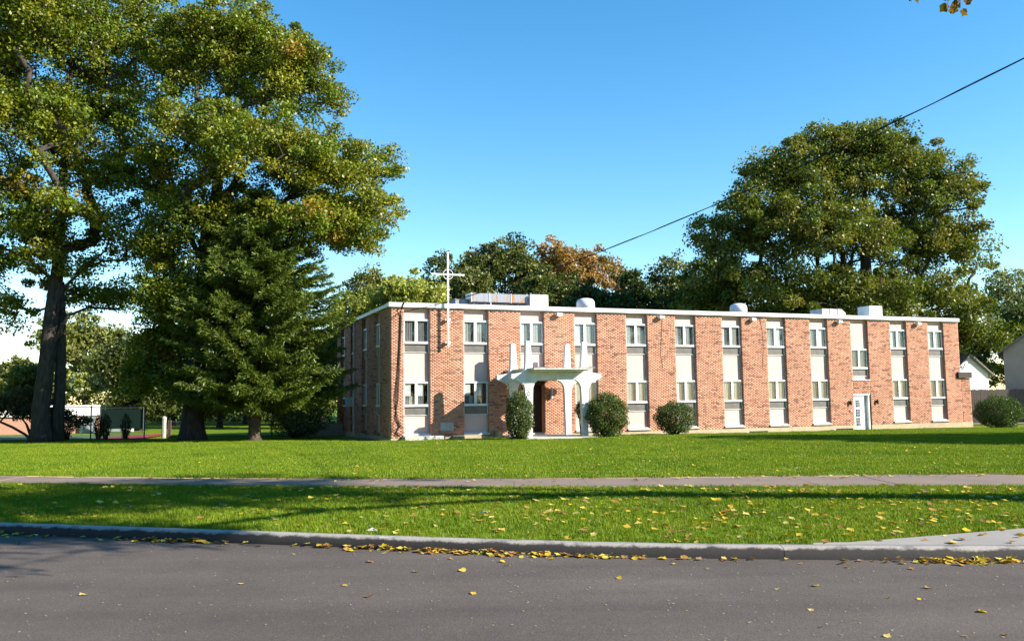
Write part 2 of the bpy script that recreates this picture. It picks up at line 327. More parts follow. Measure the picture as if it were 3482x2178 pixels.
# the 300 nearest bricks are single pieces, the rest one part
cl = np.array([-9.27, -39.1, 2.0]); ctr = np.array([[(q[0]+q[1])/2, 0, (q[2]+q[3])/2] for q in front]); order = np.argsort(((ctr-cl)**2).sum(1)); near = set(order[:300].tolist())
bmesh_cache = {}
for i in sorted(near):
    x0, x1, z0, z1, c = front[i]; wd = round(x1-x0, 3); k = (wd, c, i % 2)
    if k not in bmesh_cache:
        v, f, co = brick_arrays([(0, wd, 0, z1-z0, c)]); bmesh_cache[k] = npmesh('brick', v, f, co); bmesh_cache[k].materials.append(M['brick'])
    link('brick', bmesh_cache[k], None, wall, (x0, random.uniform(-.0006, .0006), z0))
v, f, co = brick_arrays([q for i, q in enumerate(front) if i not in near]); tag(link('brickwork', npmesh('brickwork', v, f, co), M['brick'], wall), None, None, kind='stuff')
v, f, co = brick_arrays(sides, True); tag(link('brickwork', npmesh('brickwork', v, f, co), M['brick'], wall), None, None, kind='stuff')
# stained coping at the head of each pier
for a, b_ in piers: MB().box(a+.002, b_-.002, -.006, .3, BT-.10, BT-.002).build('pier_coping', M['coping'], BE)
# panels, windows
FT = 5.70; FB = 4.54; LT = 2.80; LB = 1.63; VS = .40; PB = .37
wf = MB(); H = FT-FB
wf.box(-.02, RW+.01, -.015, .09, H-.085, H)          # head
wf.box(0, .07, .02, .09, .11, H-.086); wf.box(RW-.075, RW-.005, .02, .09, .11, H-.086); wf.box(RW/2-.075, RW/2+.06, .01, .09, .11, H-.086)
WFM = wf.mesh('window', bevel=.008)
SILL = MB().box(-.025, RW+.012, -.03, .09, 0, .109).mesh('sill', bevel=.012)
PANE = MB().box(0, RW/2-.145, 0, .008, 0, H-.196).mesh('pane')
VENT = MB().box(.05, RW-.05, .06, .075, -VS+.02, -.01).mesh('vent_pane')
VFR = MB().box(.0, .049, .03, .09, -VS, -.002).box(RW-.049, RW-.001, .03, .09, -VS, -.002).box(.05, RW-.05, .03, .09, -VS, -VS+.02).mesh('vent_frame')
PIN = MB().tube([(RW-.012, -.03, H-.10), (RW-.012, .03, H-.10)], .018, 6).tube([(RW-.012, -.03, .04), (RW-.012, .03, .04)], .018, 6).mesh('hinge_pin')
for me, mt in ((WFM, 'white'), (SILL, 'white'), (PANE, 'glass'), (VENT, 'vpane'), (VFR, 'white'), (PIN, 'white')): me.materials.append(M[mt])
def sheetwave(x0, x1, z0, z1, y, mat, parent, name, amp=.010, per=.11):
    n = max(4, int((x1-x0)/.02)); V = []; ph = random.random()*6
    for i in range(n+1):
        x = x0+(x1-x0)*i/n; yy = y+amp*math.sin(x/per*6.28+ph)+amp*.4*math.sin(x/per*14+ph); V += [(x, yy, z0), (x, yy, z1)]
    F = [(2*i, 2*i+2, 2*i+3, 2*i+1) for i in range(n)]; return link(name, npmesh(name, V, F, smooth=True), mat, parent)
def window(x, z, parent, style=0, rot=0., y=.0):
    wdw = link('window', WFM, None, parent, (x, y, z), rot)
    link('sill', SILL, None, wdw); link('pane', PANE, None, wdw, (.072, .06, .115)); link('pane', PANE, None, wdw, (RW/2+.062, .06, .115))
    link('hinge_pin', PIN, None, wdw)
    link('vent_pane', VENT, None, wdw); link('vent_frame', VFR, None, wdw)
    r_ = random.random
    if style == 1:                                   # drawn to half height with a white blind
        link('blind', MB().box(.08, .36, .075, .08, .5, H-.1).mesh('blind'), M['blind'], wdw); link('blind', MB().box(RW/2+.06, RW/2+.32, .075, .08, .5, H-.1).mesh('blind'), M['blind'], wdw)
        sheetwave(.28, .5, .05, .5, .11, M['curtain'], wdw, 'curtain'); sheetwave(.6, 1.0, .05, H-.1, .12, M['curtain_grey'], wdw, 'curtain'); sheetwave(.04, .26, .05, H-.1, .12, M['curtain_grey'], wdw, 'curtain')
    elif style == 2:
        sheetwave(.02, RW-.05, .03, H-.05, .095, M['curtain_grey'], wdw, 'curtain')
    else:
        a = .05; 
        for (p0, p1) in ((.06, .55), (.66, 1.18)):
            u = p0+(p1-p0)*(.35+.35*r_()); sheetwave(p0-.03, u, .03, H-.05, .09, M['curtain'] if r_() < .8 else M['blind'], wdw, 'curtain')
            sheetwave(u-.02, p1, .03, H-.05, .115, M['curtain_grey'], wdw, 'curtain')
            if r_() < .5: sheetwave(p1-.13, p1, .03, H-.05, .10, M['curtain'], wdw, 'curtain')
    return wdw
for k, (a, b_) in enumerate(recs):
    def pan(z0, z1): MB().box(a+.001, b_-.001, RD, .3, z0, z1).build('spandrel_panel', M['panel'], BE)
    def back(z0, z1): MB().box(a-.05, b_+.05, .52, .56, z0, z1).build('dark_room_backing', M['dark'], BE)  # near-black sheet painted in for the unlit room behind the curtains
    if k == 9:
        pan(4.53+.002, BT-.002); window(a, 3.38, BE, 2, y=RD-.08); pan(2.78, 3.378-VS+.39); back(3.3, 4.6)
        MB().box(a-.05, b_+.05, -.05, .2, 2.722, 2.778).build('sill', M['white'], BE, bevel=.01)
        continue
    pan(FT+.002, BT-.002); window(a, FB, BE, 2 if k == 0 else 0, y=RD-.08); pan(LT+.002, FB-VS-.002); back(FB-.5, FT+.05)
    if k == 2:
        continue
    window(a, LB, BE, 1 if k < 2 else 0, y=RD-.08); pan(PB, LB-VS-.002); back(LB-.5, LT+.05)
    MB().box(a-.04, b_+.04, -.07, .3, PB-.11, PB-.002).build('ledge', M['stone'], BE, bevel=.01)
    MB().box(a+.02, b_-.02, .045, RD+.002, PB, PB+.035).build('flashing', M['white'], BE)
# entrance in the third bay (behind the portico)
a, b_ = recs[2]
dr = MB().box(a+.001, b_-.001, .40, .46, .28, 2.62).build('entrance_door', M['door_dark'], BE)
MB().box(a+.001, b_-.001, .02, .3, 2.62, LT).build('door_lintel', M['door_dark'], BE)
MB().box(a+.12, b_-.55, .385, .399, .5, 2.4).build('pane', M['glass'], dr); MB().box(a, b_, -.02, .45, .20, .29).build('threshold', M['stone'], BE)
# right-hand door
a, b_ = recs[9]
rd = MB().box(a+.02, a+.70, .10, .15, -.22, 1.86).build('side_door', M['white'], BE, bevel=.006)
for z0, z1 in ((1.22, 1.62), (.68, 1.11), (.17, .62)):
    MB().box(a+.20, a+.50, .092, .099, z0, z1).build('pane', M['dark'], rd)
    for q in range(1, 3): MB().box(a+.20+.1*q-.012, a+.20+.1*q+.012, .082, .091, z0, z1).build('glazing_bar', M['metal'], rd)
    for q in range(1, 3): MB().box(a+.20, a+.50, .0845, .0905, z0+(z1-z0)*q/3-.012, z0+(z1-z0)*q/3+.012).build('glazing_bar', M['metal'], rd)
MB().box(a+.001, a+.018, .02, .3, -.25, 1.99).box(a+.018, b_-.02, .02, .3, 1.9, 1.99).box(b_-.14, b_-.06, .05, .3, -.25, 1.9).box(a+.72, a+.80, .09, .3, -.25, 1.9).build('door_frame', M['white'], BE)
MB().box(a+.80, b_-.14, .2, .3, -.25, 1.9).build('sidelight', M['metal'], BE)
MB().tube([(a+.62, .09, .85), (a+.62, .03, .85), (a+.55, .03, .85)], .015, 6).build('handle', M['metal'], rd)
for x, z in ((26.47, 1.50), (28.42, 1.54)):
    MB().lathe([(.03, -.16), (.065, -.12), (.065, .05), (.03, .12)], (x, -.09, z), 10).box(x-.03, x+.03, -.06, 0, z-.04, z+.06).build('wall_lamp', M['door_dark'], BE)
MB().lathe([(.05, -.03), (.06, 0), (.05, .03)], (26.5, -.03, 1.03), 10).build('door_bell', M['white'], BE)
MB().tube([(28.95, 0, .36), (28.95, -.1, .38), (28.95, -.13, .30)], .018, 6).tube([(28.86, -.08, .30), (28.95, -.06, .40), (29.03, -.08, .30)], .01, 5).build('garden_tap', M['metal'], BE)
# foundation, basement lights, window wells
MB().box(-.0, recs[9][0]-.002, .004, .4, -.6, .218).box(recs[9][1]+.002, LEN+.8, .004, .4, -.6, .218).box(.004, .4, .4, DEP, -.6, .218).build('foundation', M['foundation'], BE)
for x in (20.0, 25.8): MB().box(x-.75, x+.75, -.25, .0, -.2, .0).build('basement_well', M['stone'], BE); MB().box(x-.6, x+.6, -.255, -.252, -.05, .06).build('grille', M['dark'], BE)
MB().box(.50, 2.33, -.62, -.02, -.2, .30).build('window_well', M['stone'], BE, bevel=.015)
MB().box(2.9, 4.15, -.62, -.02, -.2, .27).build('window_well', M['foundation'], BE, bevel=.015); MB().box(5.05, 5.15, -.6, -.02, -.2, .42).build('window_well_post', M['foundation'], BE)
MB().box(2.35, 2.99, -.012, .02, .51, .89).build('cornerstone', M['stone'], BE)
# white roof edge, roof, roof plant
MB().box(-.12, LEN+.02, -.13, .35, BT, 6.44).build('roof_fascia', M['white'], BE)
MB().box(-.12, .35, .352, DEP, BT+.02, 6.42).build('roof_fascia', M['white'], BE)
MB().box(LEN-.3, LEN+.02, .352, DEP, BT, 6.42).box(.352, LEN-.302, DEP-.3, DEP, BT, 6.42).build('roof_fascia', M['white'], BE)
MB().box(.35, LEN-.3, .352, DEP-.302, BT+.02, 6.3).build('roof', M['roof'], BE)
MB().box(2.08, 2.22, -.15, -.131, BT-.02, 6.45).build('fascia_joint', M['metal'], BE)
rust = simple('rusty_galvanised', (.26, .30, .35), (.36, .15, .03), 2.2, .6, lo=.5, hi=.62, stretch=(3, 1, .3))
du = MB().box(5.0, 8.1, 3.2, 4.1, 6.97, 7.42).build('roof_duct', rust, BE, bevel=.01)
for x in (5.0, 6.0, 7.2, 8.1): MB().box(x-.03, x+.03, 3.18, 4.12, 6.95, 7.44).build('duct_flange', M['metal'], du)
MB().box(5.2, 5.26, 3.5, 3.56, 6.3, 6.97).box(6.05, 6.11, 3.22, 3.28, 6.3, 6.97).box(7.7, 7.76, 3.5, 3.56, 6.3, 6.97).build('duct_stand', M['metal'], BE)
MB().box(4.2, 4.96, 3.6, 5.2, 6.8, 7.15).build('duct_bend', rust, BE, bevel=.05)
MB().box(8.2, 9.25, 3.0, 4.2, 6.3, 7.42).build('rooftop_unit', M['white'], BE, bevel=.015)
MB().box(3.0, 3.7, 1.6, 2.2, 6.3, 6.62).build('rusty_curb', simple('rust', (.45, .17, .03), (.62, .55, .48), 3, .8), BE)
for x in (11.15, 20.9):
    vt = MB().lathe([(.62, 0), (.62, .18), (.50, .2), (.46, .42), (.50, .44), (.48, .72), (.40, .86), (.22, .92), (.0, .93)], (x, 2.4, 6.3), 24).build('roof_vent', M['vent'], BE, smooth=True)
    MB().lathe([(.68, 0), (.68, .05)], (x+.35, 2.4, 6.3), 16).build('vent_flashing', M['white'], vt)
MB().lathe([(.4, 0), (.4, .16), (.1, .22)], (9.9, 2.4, 6.3), 16).build('roof_drain', M['white'], BE)
hd = MB().prism([(27.6, 6.3), (29.4, 6.3), (29.4, 6.95), (29.1, 7.18), (27.6, 7.18)], 3.2, 4.3).build('roof_hood', M['metal'], BE)
for x in (28.2, 28.8): MB().box(x-.02, x+.02, 3.17, 3.199, 6.3, 7.2).build('duct_flange', M['vent'], hd)
MB().box(29.45, 31.6, 2.0, 3.4, 6.3, 6.68).build('roof_curb', M['white'], BE)
MB().box(31.0, 32.05, 2.9, 3.9, 6.69, 7.42).build('rooftop_unit', M['white'], BE, bevel=.015)
# floodlights under the roof edge
for x in (8.43, 14.24, 19.98, 25.88, 31.74):
    fl = MB().prism([(x-.14, 5.98), (x+.14, 5.98), (x+.14, 6.12), (x-.14, 6.14)], -.26, -.06).build('floodlight', M['white'], BE, bevel=.01); MB().box(x-.05, x+.05, -.06, 0, 6.0, 6.1).build('bracket', M['metal'], fl)
# cables down the near corner and hanging wires
cb = MB()
for q in range(3):
    o = .03*q
    cb.tube([(.62-o, -.14, 6.45), (.50-o*.6, -.16, 6.2), (.41+o*.4, -.05, 5.97), (.49-o, -.03, 5.8), (.46-o, -.03, 4.9), (.40-o*1.5, -.03, 3.3), (.34-o*3, -.03, 2.0), (.18+o*2, -.03, 1.15), (.36+o*2, -.03, .8), (.27-o, -.04, .5), (.5-o*4, -.05, .33)], .014, 6)
cb.tube([(.2, -.03, 1.1), (.42, -.04, .78), (.66, -.05, .68), (.72, -.05, .56), (.55, -.05, .44), (.3, -.05, .36), (.1, -.05, .44), (.06, -.05, .7), (.16, -.04, 1.0)], .011, 5)
cb.tube([(.41, -.05, 5.97), (.2, -.05, 5.85), (.02, -.05, 5.72)], .012, 5)
cb.build('cable_bundle', M['black'], BE)
for pts in ([(14.4, 6.15), (14.29, 4.87), (14.24, 4.14), (14.34, 3.42)], [(20.49, 6.2), (20.65, 5.53), (20.69, 4.54), (20.57, 3.43)]):
    MB().tube([(x, -.012, z) for x, z in pts], .007, 5).build('hanging_wire', M['black'], BE)
MB().tube([(29.9, -.02, 6.2), (30.3, -.02, 5.7), (30.9, .0, 5.0)], .006, 5).build('hanging_wire', M['black'], BE)
# side wall: panels and windows
for i, (a, b_) in enumerate(SR):
    MB().box(RD, .3, a+.001, b_-.001, FT+.002, BT-.002).build('spandrel_panel', M['panel'], BE); MB().box(RD, .3, a+.001, b_-.001, LT+.002, FB-VS-.002).build('spandrel_panel', M['panel'], BE); MB().box(RD, .3, a+.001, b_-.001, PB, LB-VS-.002).build('spandrel_panel', M['panel'], BE)
    for z in (FB, LB):
        ww = window(0, 0, BE, 2, -math.pi/2); ww.location = (RD-.08, b_, z)
    MB().box(.52, .56, a-.05, b_+.05, 1, 6).build('dark_room_backing', M['dark'], BE)
ac = MB().box(-.38, .2, 9.2, 9.95, 1.62, 2.12).build('air_conditioner', M['vent'], BE, bevel=.01); MB().box(-.39, -.381, 9.28, 9.87, 1.70, 2.04).build('grille', M['dark'], ac)
MB().tube([(-.06, 7.1+1.4, 6.2), (-.06, 8.5, .1)], .05, 8).build('downspout', M['white'], BE)
# one storey wing at the far right end
MB().box(LEN+.002, LEN+.76, .012, 8, .22, 2.84).build('wing_wall', M['mortar'], BE)
v, f, co = brick_arrays(course_bricks(LEN+.002, LEN+.76, .22, 2.84)); tag(link('brickwork', npmesh('brickwork', v, f, co), M['brick'], BE), None, None, kind='stuff')
MB().box(LEN-.28, LEN+.8, -.12, -.006, 2.85, 3.2).box(LEN+.003, LEN+.8, -.005, 8.2, 2.85, 3.2).build('wing_roof', M['door_dark'], BE)

# ------------------------------------------------------------------ portico
def bw(s, n, z=0.0): q = BC+FD*s+FN*n; return (q[0], q[1], z)
PO = empty('portico', bw(7.06, 1.8, .15), YAW, 'white concrete entrance portico with four curved columns and upright prongs', 'portico')
h = [(-1.53, .0), (-1.585, 1.95), (-1.60, 2.22), (-1.65, 2.36), (-1.74, 2.47), (-1.87, 2.55), (-2.25, 2.70), (-2.25, 2.90), (-1.85, 2.95), (-1.70, 2.99), (-1.61, 3.07), (-1.565, 3.22), (-1.53, 4.39), (-1.30, 4.39), (-1.20, 3.06)]
h2 = [(-.9, 2.64), (-1.02, 2.57), (-1.12, 2.47), (-1.19, 2.30), (-1.21, 2.0), (-1.25, 0)]
poly = h + [(-x, z) for x, z in reversed(h)] + [(-x, z) for x, z in reversed(h2)] + h2
for n0 in (1.05, -.80):
    MB().prism(poly, -n0+.0, -n0+.20).build('arch_frame', M['concrete_white'], PO, bevel=.012)
MB().add([(-1.45, -1.78, 3.10), (1.45, -1.78, 3.10), (1.45, 1.75, 3.10), (-1.45, 1.75, 3.10), (-1.45, -1.78, 3.17), (1.45, -1.78, 3.17), (1.45, 1.75, 3.17), (-1.45, 1.75, 3.17), (-1.2, -1.5, 3.02), (1.2, -1.5, 3.02), (1.2, 1.7, 3.02), (-1.2, 1.7, 3.02)],
         [(4, 5, 6, 7), (0, 1, 5, 4), (1, 2, 6, 5), (2, 3, 7, 6), (3, 0, 4, 7), (0, 8, 9, 1), (1, 9, 10, 2), (2, 10, 11, 3), (3, 11, 8, 0), (8, 11, 10, 9)]).build('roof_slab', M['concrete_white'], PO)
ch = MB()
for i in range(46):
    x = -1.45+2.9*random.random(); ch.box(x, x+random.uniform(.03, .14), -1.80, -1.70, 3.155, 3.17+random.uniform(.008, .03))
ch.build('slab_edge_gravel', M['coping'], PO)
MB().box(-1.75, 1.75, -1.55, 1.78, -.25, .06).build('step', M['stone'], PO, bevel=.015)
MB().tube([(.15, -1.5, 3.02), (.15, -1.5, 2.86)], .01, 5).build('conduit', M['metal'], PO)
lm = empty('entrance_lamp', bw(7.99, .10, 2.2), YAW, 'tubular entrance lamp on the brick pier inside the portico', 'lamp'); MB().lathe([(.06, -.24), (.06, .24)], (0, 0, 0), 12).build('lamp_body', M['metal'], lm, smooth=False); MB().lathe([(.063, -.25), (.063, -.12)], (0, 0, 0), 12).build('lamp_glass', M['white'], lm); MB().box(-.04, .04, .0, .1, -.05, .05).build('bracket', M['metal'], lm)

# ------------------------------------------------------------------ cross on the wall
XE = empty('wall_cross', bw(2.66, .0, 4.39), YAW, 'tall white metal cross with ring rising above the roof edge', 'cross')
MB().box(-.04, .04, -.33, -.25, 0, 4.5).build('upright', M['white'], XE, bevel=.006)
MB().box(-.81, -.041, -.32, -.26, 3.38, 3.45).build('crossbar', M['white'], XE); MB().box(.041, .81, -.32, -.26, 3.38, 3.45).build('crossbar', M['white'], XE)
MB().tube([(.235*math.cos(a), -.335, 3.415+.235*math.sin(a)) for a in np.linspace(0, 2*math.pi, 33)], .015, 6, cap=False).build('ring', M['white'], XE)
for z in (.21, 1.28): MB().box(-.13, .13, -.249, 0.01, z-.03, z+.04).box(-.13, .13, -.29, -.25, z-.03, z+.04).build('bracket', M['white'], XE)

# ------------------------------------------------------------------ trees
def unit(n):
    v = rng.normal(size=(n, 3)); return v/np.linalg.norm(v, axis=1, keepdims=True)
def leaf_mesh(name, P, size, col, up=.35, aspect=.62, fold=.25, fmt=None, sun=.25):
    n = len(P); N_ = unit(n)+np.array([0, 0, up])+SUN*sun; N_ /= np.linalg.norm(N_, axis=1, keepdims=True)
    A = np.cross(N_, unit(n)); A /= np.linalg.norm(A, axis=1, keepdims=True)+1e-9; B = np.cross(N_, A)
    s = (size*rng.uniform(.65, 1.3, n))[:, None]
    v = np.stack([P-A*s*.5, P+B*s*aspect*.5+N_*s*fold*.4, P+A*s*.5, P-B*s*aspect*.5+N_*s*fold*.4], 1).reshape(-1, 3)
    F = np.arange(4*n).reshape(n, 4); return npmesh(name, v, F, np.repeat(col, 4, 0))
def tubes_mesh(name, segs, k=6):
    mb = MB()
    for path, rad in segs: mb.tube(path, rad, k, cap=False)
    me = bpy.data.meshes.new(name); me.from_pydata(mb.v, [], mb.f)
    for q in me.polygons: q.use_smooth = True
    me.update(); return me
def palette(cols, nclump, per, jit=.22, wts=None):
    cols = np.array(cols); ci = rng.choice(len(cols), size=nclump, p=None if wts is None else np.array(wts)/sum(wts)); base = cols[ci]*rng.uniform(.85, 1.15, (nclump, 1))
    c = np.repeat(base, per, 0); k = rng.random(len(c)) < .10; c[k] = cols[rng.choice(len(cols), size=k.sum(), p=None if wts is None else np.array(wts)/sum(wts))]
    return c*rng.uniform(1-jit, 1+jit, (len(c), 1))
def make_tree(name, label, cat, trunk, lobes, nclump, clump_r, per, leaf, cols, wts=None, group=None, bark='bark', rmin=.012, shell=.5, flat=.65, fork=1, extra_limbs=(), rtip=.016, carve=.0):
    """trunk: [(x,y,z,r)...] world; lobes: [(x,y,z,rx,ry,rz)] world"""
    base = np.array(trunk[0][:3]); root = empty(name, base, 0, label, cat, group)
    L_ = np.array(lobes, float); wl = (L_[:, 3]*L_[:, 4]+L_[:, 3]*L_[:, 5]); wl /= wl.sum()
    li = rng.choice(len(L_), size=nclump, p=wl); d = unit(nclump); d[:, 2] = np.where(d[:, 2] < -.55, -d[:, 2]*.6, d[:, 2])
    rr = shell+(1.13-shell)*rng.random(nclump)**.7; C = L_[li, :3]+d*rr[:, None]*L_[li, 3:6]
    C = C-base
    tp = [np.array(t[:3])-base for t in trunk]; nodes = []; par = []; frz = []
    for i, t in enumerate(tp):
        nodes.append(t); par.append(i-1)
    nf = max(fork, 1)
    for lp in extra_limbs:                                 # limbs given by hand: (start index, [(x,y,z)...])
        pi = lp[0]
        for q in lp[1]: nodes.append(np.array(q)-base); par.append(pi); pi = len(nodes)-1
    allow = list(range(nf, len(nodes)))
    axis = tp[-1]; dist = np.linalg.norm(C-(tp[min(nf, len(tp)-1)]), axis=1)
    tips = []
    NA = np.array([nodes[i] for i in allow])
    for ci in np.argsort(dist):
        c = C[ci]; dv = c-NA; dl = np.linalg.norm(dv, axis=1)+1e-6; cost = dl*(1+.9*np.clip(-dv[:, 2]/dl+.1, 0, 2)); j = int(np.argmin(cost)); pi = allow[j]; s = nodes[pi]; dd = np.linalg.norm(c-s)
        k = 2 if dd < 1.5 else 3 if dd < 4 else 5; new = []
        for q in range(1, k+1):
            u = q/k; pnt = s+(c-s)*u+np.array([0, 0, dd*.10*math.sin(u*math.pi)])+rng.normal(size=3)*dd*.035*(q < k)
            nodes.append(pnt); par.append(pi); pi = len(nodes)-1; allow.append(pi); new.append(pnt)
        NA = np.vstack([NA, new]); tips.append(pi)
    n = len(nodes); cnt = np.zeros(n)
    for t in tips: cnt[t] += 1
    for i in range(n-1, 0, -1):
        if par[i] >= 0: cnt[par[i]] += cnt[i]
    rad = rtip*np.maximum(cnt, 1)**.46; rad = np.maximum(rad, rmin); ntr = len(tp); tr = np.array([t[3] for t in trunk])
    kids = [[] for _ in range(n)]
    for i in range(1, n): kids[par[i]].append(i)
    segs = []; started = set()
    for i in range(ntr, n):
        pz = par[i]
        main = max(kids[pz], key=lambda q: cnt[q]) if kids[pz] else None
        if pz >= ntr and main == i: continue
        path = [nodes[pz], nodes[i]]; r0 = rad[i]*1.05 if pz >= ntr else min(rad[i]*1.1, tr[min(pz, ntr-1)]*.8); rs = [r0, rad[i]]; cur = i
        while kids[cur]:
            cur = max(kids[cur], key=lambda q: cnt[q]); path.append(nodes[cur]); rs.append(rad[cur])
        segs.append((path, rs))
    # trunk with root flare
    tm = MB(); kk = 14
    tpp = []; trr = []
    for i in range(ntr-1):
        for u in ((0, .25, .5, .75) if i == 0 else (0, .5)):
            tpp.append(tp[i]*(1-u)+tp[i+1]*u+rng.normal(size=3)*tr[i]*.04); trr.append(tr[i]*(1-u)+tr[i+1]*u)
    tpp.append(tp[-1]); trr.append(tr[-1]); tpp[0] = tp[0]-np.array([0, 0, .15]); tm.tube(tpp, trr, kk)
    vv = np.array(tm.v); ang = np.arctan2(vv[:, 1], vv[:, 0]); fl = np.clip(1-(vv[:, 2]+.15)/(tr[0]*2.8), 0, 1)**2
    k2 = 1+fl*(.35+.22*np.sin(ang*5+base[0])); vv[:, 0] *= k2; vv[:, 1] *= k2; tm.v = [tuple(q) for q in vv]
    tk_ = tm.build('trunk', M[bark], root, smooth=True)
    link('branches', tubes_mesh('branches', segs, 5), M[bark], tk_)
    CC = np.repeat(C, per, 0); m = len(CC); off = unit(m)*(rng.random(m)**.45)[:, None]*clump_r*np.repeat(rng.uniform(.6, 1.3, nclump)*np.where(rr > .98, .62, 1.0), per)[:, None]; off[:, 2] *= flat
    link('crown', leaf_mesh('crown', CC+off, leaf, palette(cols, nclump, per, wts=wts)), M['leaf'], root); return root
G1 = [(.14, .19, .012), (.185, .21, .014), (.105, .155, .011), (.235, .23, .016), (.32, .19, .018)]
GD = [(.07, .10, .022), (.10, .125, .026), (.12, .135, .03), (.05, .075, .018)]
def px_tree(name, label, px, basez, Y, top, x0, x1, low, cols, ncl, per, leaf, tr=.25, cr=.9, depth=.9, group=None, wts=None, shell=.45, lobes_n=5, rise=None, seedl=None):
    """background tree from its extents on the photograph (1280-like display pixels) at depth Y"""
    c = atd(px, 900, Y); xa = atd(x0, top, Y)[0]; xb = atd(x1, top, Y)[0]; zt = atd(px, top, Y)[2]; zl = max(atd(px, low, Y)[2], basez+.3)
    rx = (xb-xa)/2; cx = (xa+xb)/2; rz = (zt-zl)/2; cz = (zt+zl)/2; lobes = [(cx, Y, cz, rx*.72, rx*.7*depth, rz*.8)]
    for i in range(lobes_n):
        a = 2*math.pi*i/lobes_n+random.random(); rr = random.uniform(.36, .5)
        lobes.append((cx+math.cos(a)*rx*(1-rr)*.98, Y+random.uniform(-.5, .5)*rx*depth, cz+math.sin(a)*rz*(1-rr)*.98, rx*rr, rx*rr, rz*rr*1.05))
    lean = (cx-c[0])*.5; h_ = max(zl-basez, 1.0)
    trunk = [(c[0], Y, basez, tr), (c[0]+lean*.1, Y, basez+h_*.5, tr*.82), (c[0]+lean*.3, Y, basez+h_, tr*.72), (c[0]+lean*.7, Y, cz, tr*.45), (cx, Y, zl+(zt-zl)*.75, tr*.15)]
    return make_tree(name, label, 'tree', trunk, lobes, ncl, cr, per, leaf, cols, wts, group, fork=1, shell=shell)

# big maples on the left
Y1 = 43.0
def dl(dx, dy, dY=0): q = atd(dx, dy, Y1+dY); return (q[0], q[1], q[2])
def lob(dx, dy, rx, rz, dY=0, ry=None): q = dl(dx, dy, dY); k = (Y1+dY)/2049.; return (q[0], q[1], q[2], rx*k, (ry or rx)*k, rz*k)
b1 = dl(92, 1045); gz0 = float(lawn_z(Y1))
make_tree('maple_tree', 'tallest maple with double dark trunk at the left edge of the lawn', 'tree',
    [(b1[0], Y1, gz0, .46), (*dl(100, 940), .40), (*dl(112, 840), .37), (*dl(122, 740), .34), (*dl(138, 620), .29), (*dl(143, 520), .24), (*dl(150, 400), .2), (*dl(165, 250), .12), (*dl(170, 80), .05)],
    [lob(60, 330, 190, 150, -1), lob(230, 300, 160, 140, 1), lob(120, 120, 230, 150), lob(300, 110, 150, 130, 1.5), lob(-60, 180, 170, 170), lob(200, -60, 200, 110), lob(40, 40, 180, 120, -2), lob(20, 470, 110, 90, -1), lob(150, 520, 110, 60, -2), lob(260, 440, 110, 90), lob(20, 640, 85, 65), lob(250, 620, 90, 70, 2), lob(10, 740, 60, 50), lob(300, 560, 80, 80, 2), lob(200, 700, 70, 35, 2), lob(80, 560, 70, 60, -1), lob(280, 710, 60, 35, 2), lob(100, 620, 60, 45, -1.5), lob(-40, 560, 90, 90)],
    1080, .92, 165, .165, G1, [3, 3, 2, 2, .12], extra_limbs=[(3, [dl(150, 680), dl(190, 640), dl(250, 590, .5), dl(330, 530, 1)]), (4, [dl(110, 560), dl(80, 500), dl(50, 440), dl(20, 380)]), (2, [dl(160, 745), dl(210, 725, 1), dl(280, 730, 1.5)])], fork=4, shell=.35)
tk = dl(118, 1045, .7)
T1b = MB().tube([(0, 0, -.1), (.15, 0, 2), (.2, -.1, 4.2), (.25, -.3, 6.4), (.3, -.5, 8)], [.40, .27, .25, .21, .15], 12)
t1 = bpy.data.objects['maple_tree']; T1b.v = [(x+tk[0]-b1[0]+.25, y+.7, z) for x, y, z in T1b.v]; T1b.build('trunk', M['bark'], t1, smooth=True)
b2 = dl(455, 1042); 
make_tree('maple_tree', 'broad maple behind the spruce, crown reaching toward the building', 'tree',
    [(b2[0], Y1, gz0, .56), (*dl(456, 960), .50), (*dl(464, 880), .47), (*dl(474, 760), .46), (*dl(486, 640), .38), (*dl(505, 500), .3), (*dl(525, 360), .2), (*dl(540, 200), .12), (*dl(550, 90), .05)],
    [lob(480, 160, 120, 130), lob(620, 180, 130, 150, 1), lob(560, 90, 130, 75), lob(700, 200, 110, 110), lob(460, 330, 130, 130, -1), lob(600, 380, 170, 130, -2), lob(760, 420, 140, 120), lob(860, 400, 85, 85, 1), lob(840, 510, 100, 85), lob(740, 540, 120, 80, -1), lob(440, 520, 110, 110, -1), lob(560, 540, 120, 90, 1), lob(420, 650, 90, 90), lob(830, 570, 60, 45), lob(450, 760, 90, 80, 1.5), lob(400, 830, 90, 80, 1.5), lob(470, 60, 50, 55), lob(780, 230, 45, 60), lob(380, 600, 60, 90, -1), lob(400, 720, 70, 80, -1.5), lob(500, 700, 70, 90, -1.5), lob(400, 900, 100, 60, 1), lob(370, 420, 50, 120), lob(470, 930, 80, 45, 2)],
    1320, .90, 165, .16, G1, [3, 4, 2, 3, .16], extra_limbs=[(4, [dl(540, 590), dl(620, 540), dl(720, 500), dl(810, 470)]), (5, [dl(560, 420), dl(620, 330), dl(680, 250)]), (4, [dl(450, 560), dl(420, 480), dl(400, 400)])], fork=3, shell=.3)

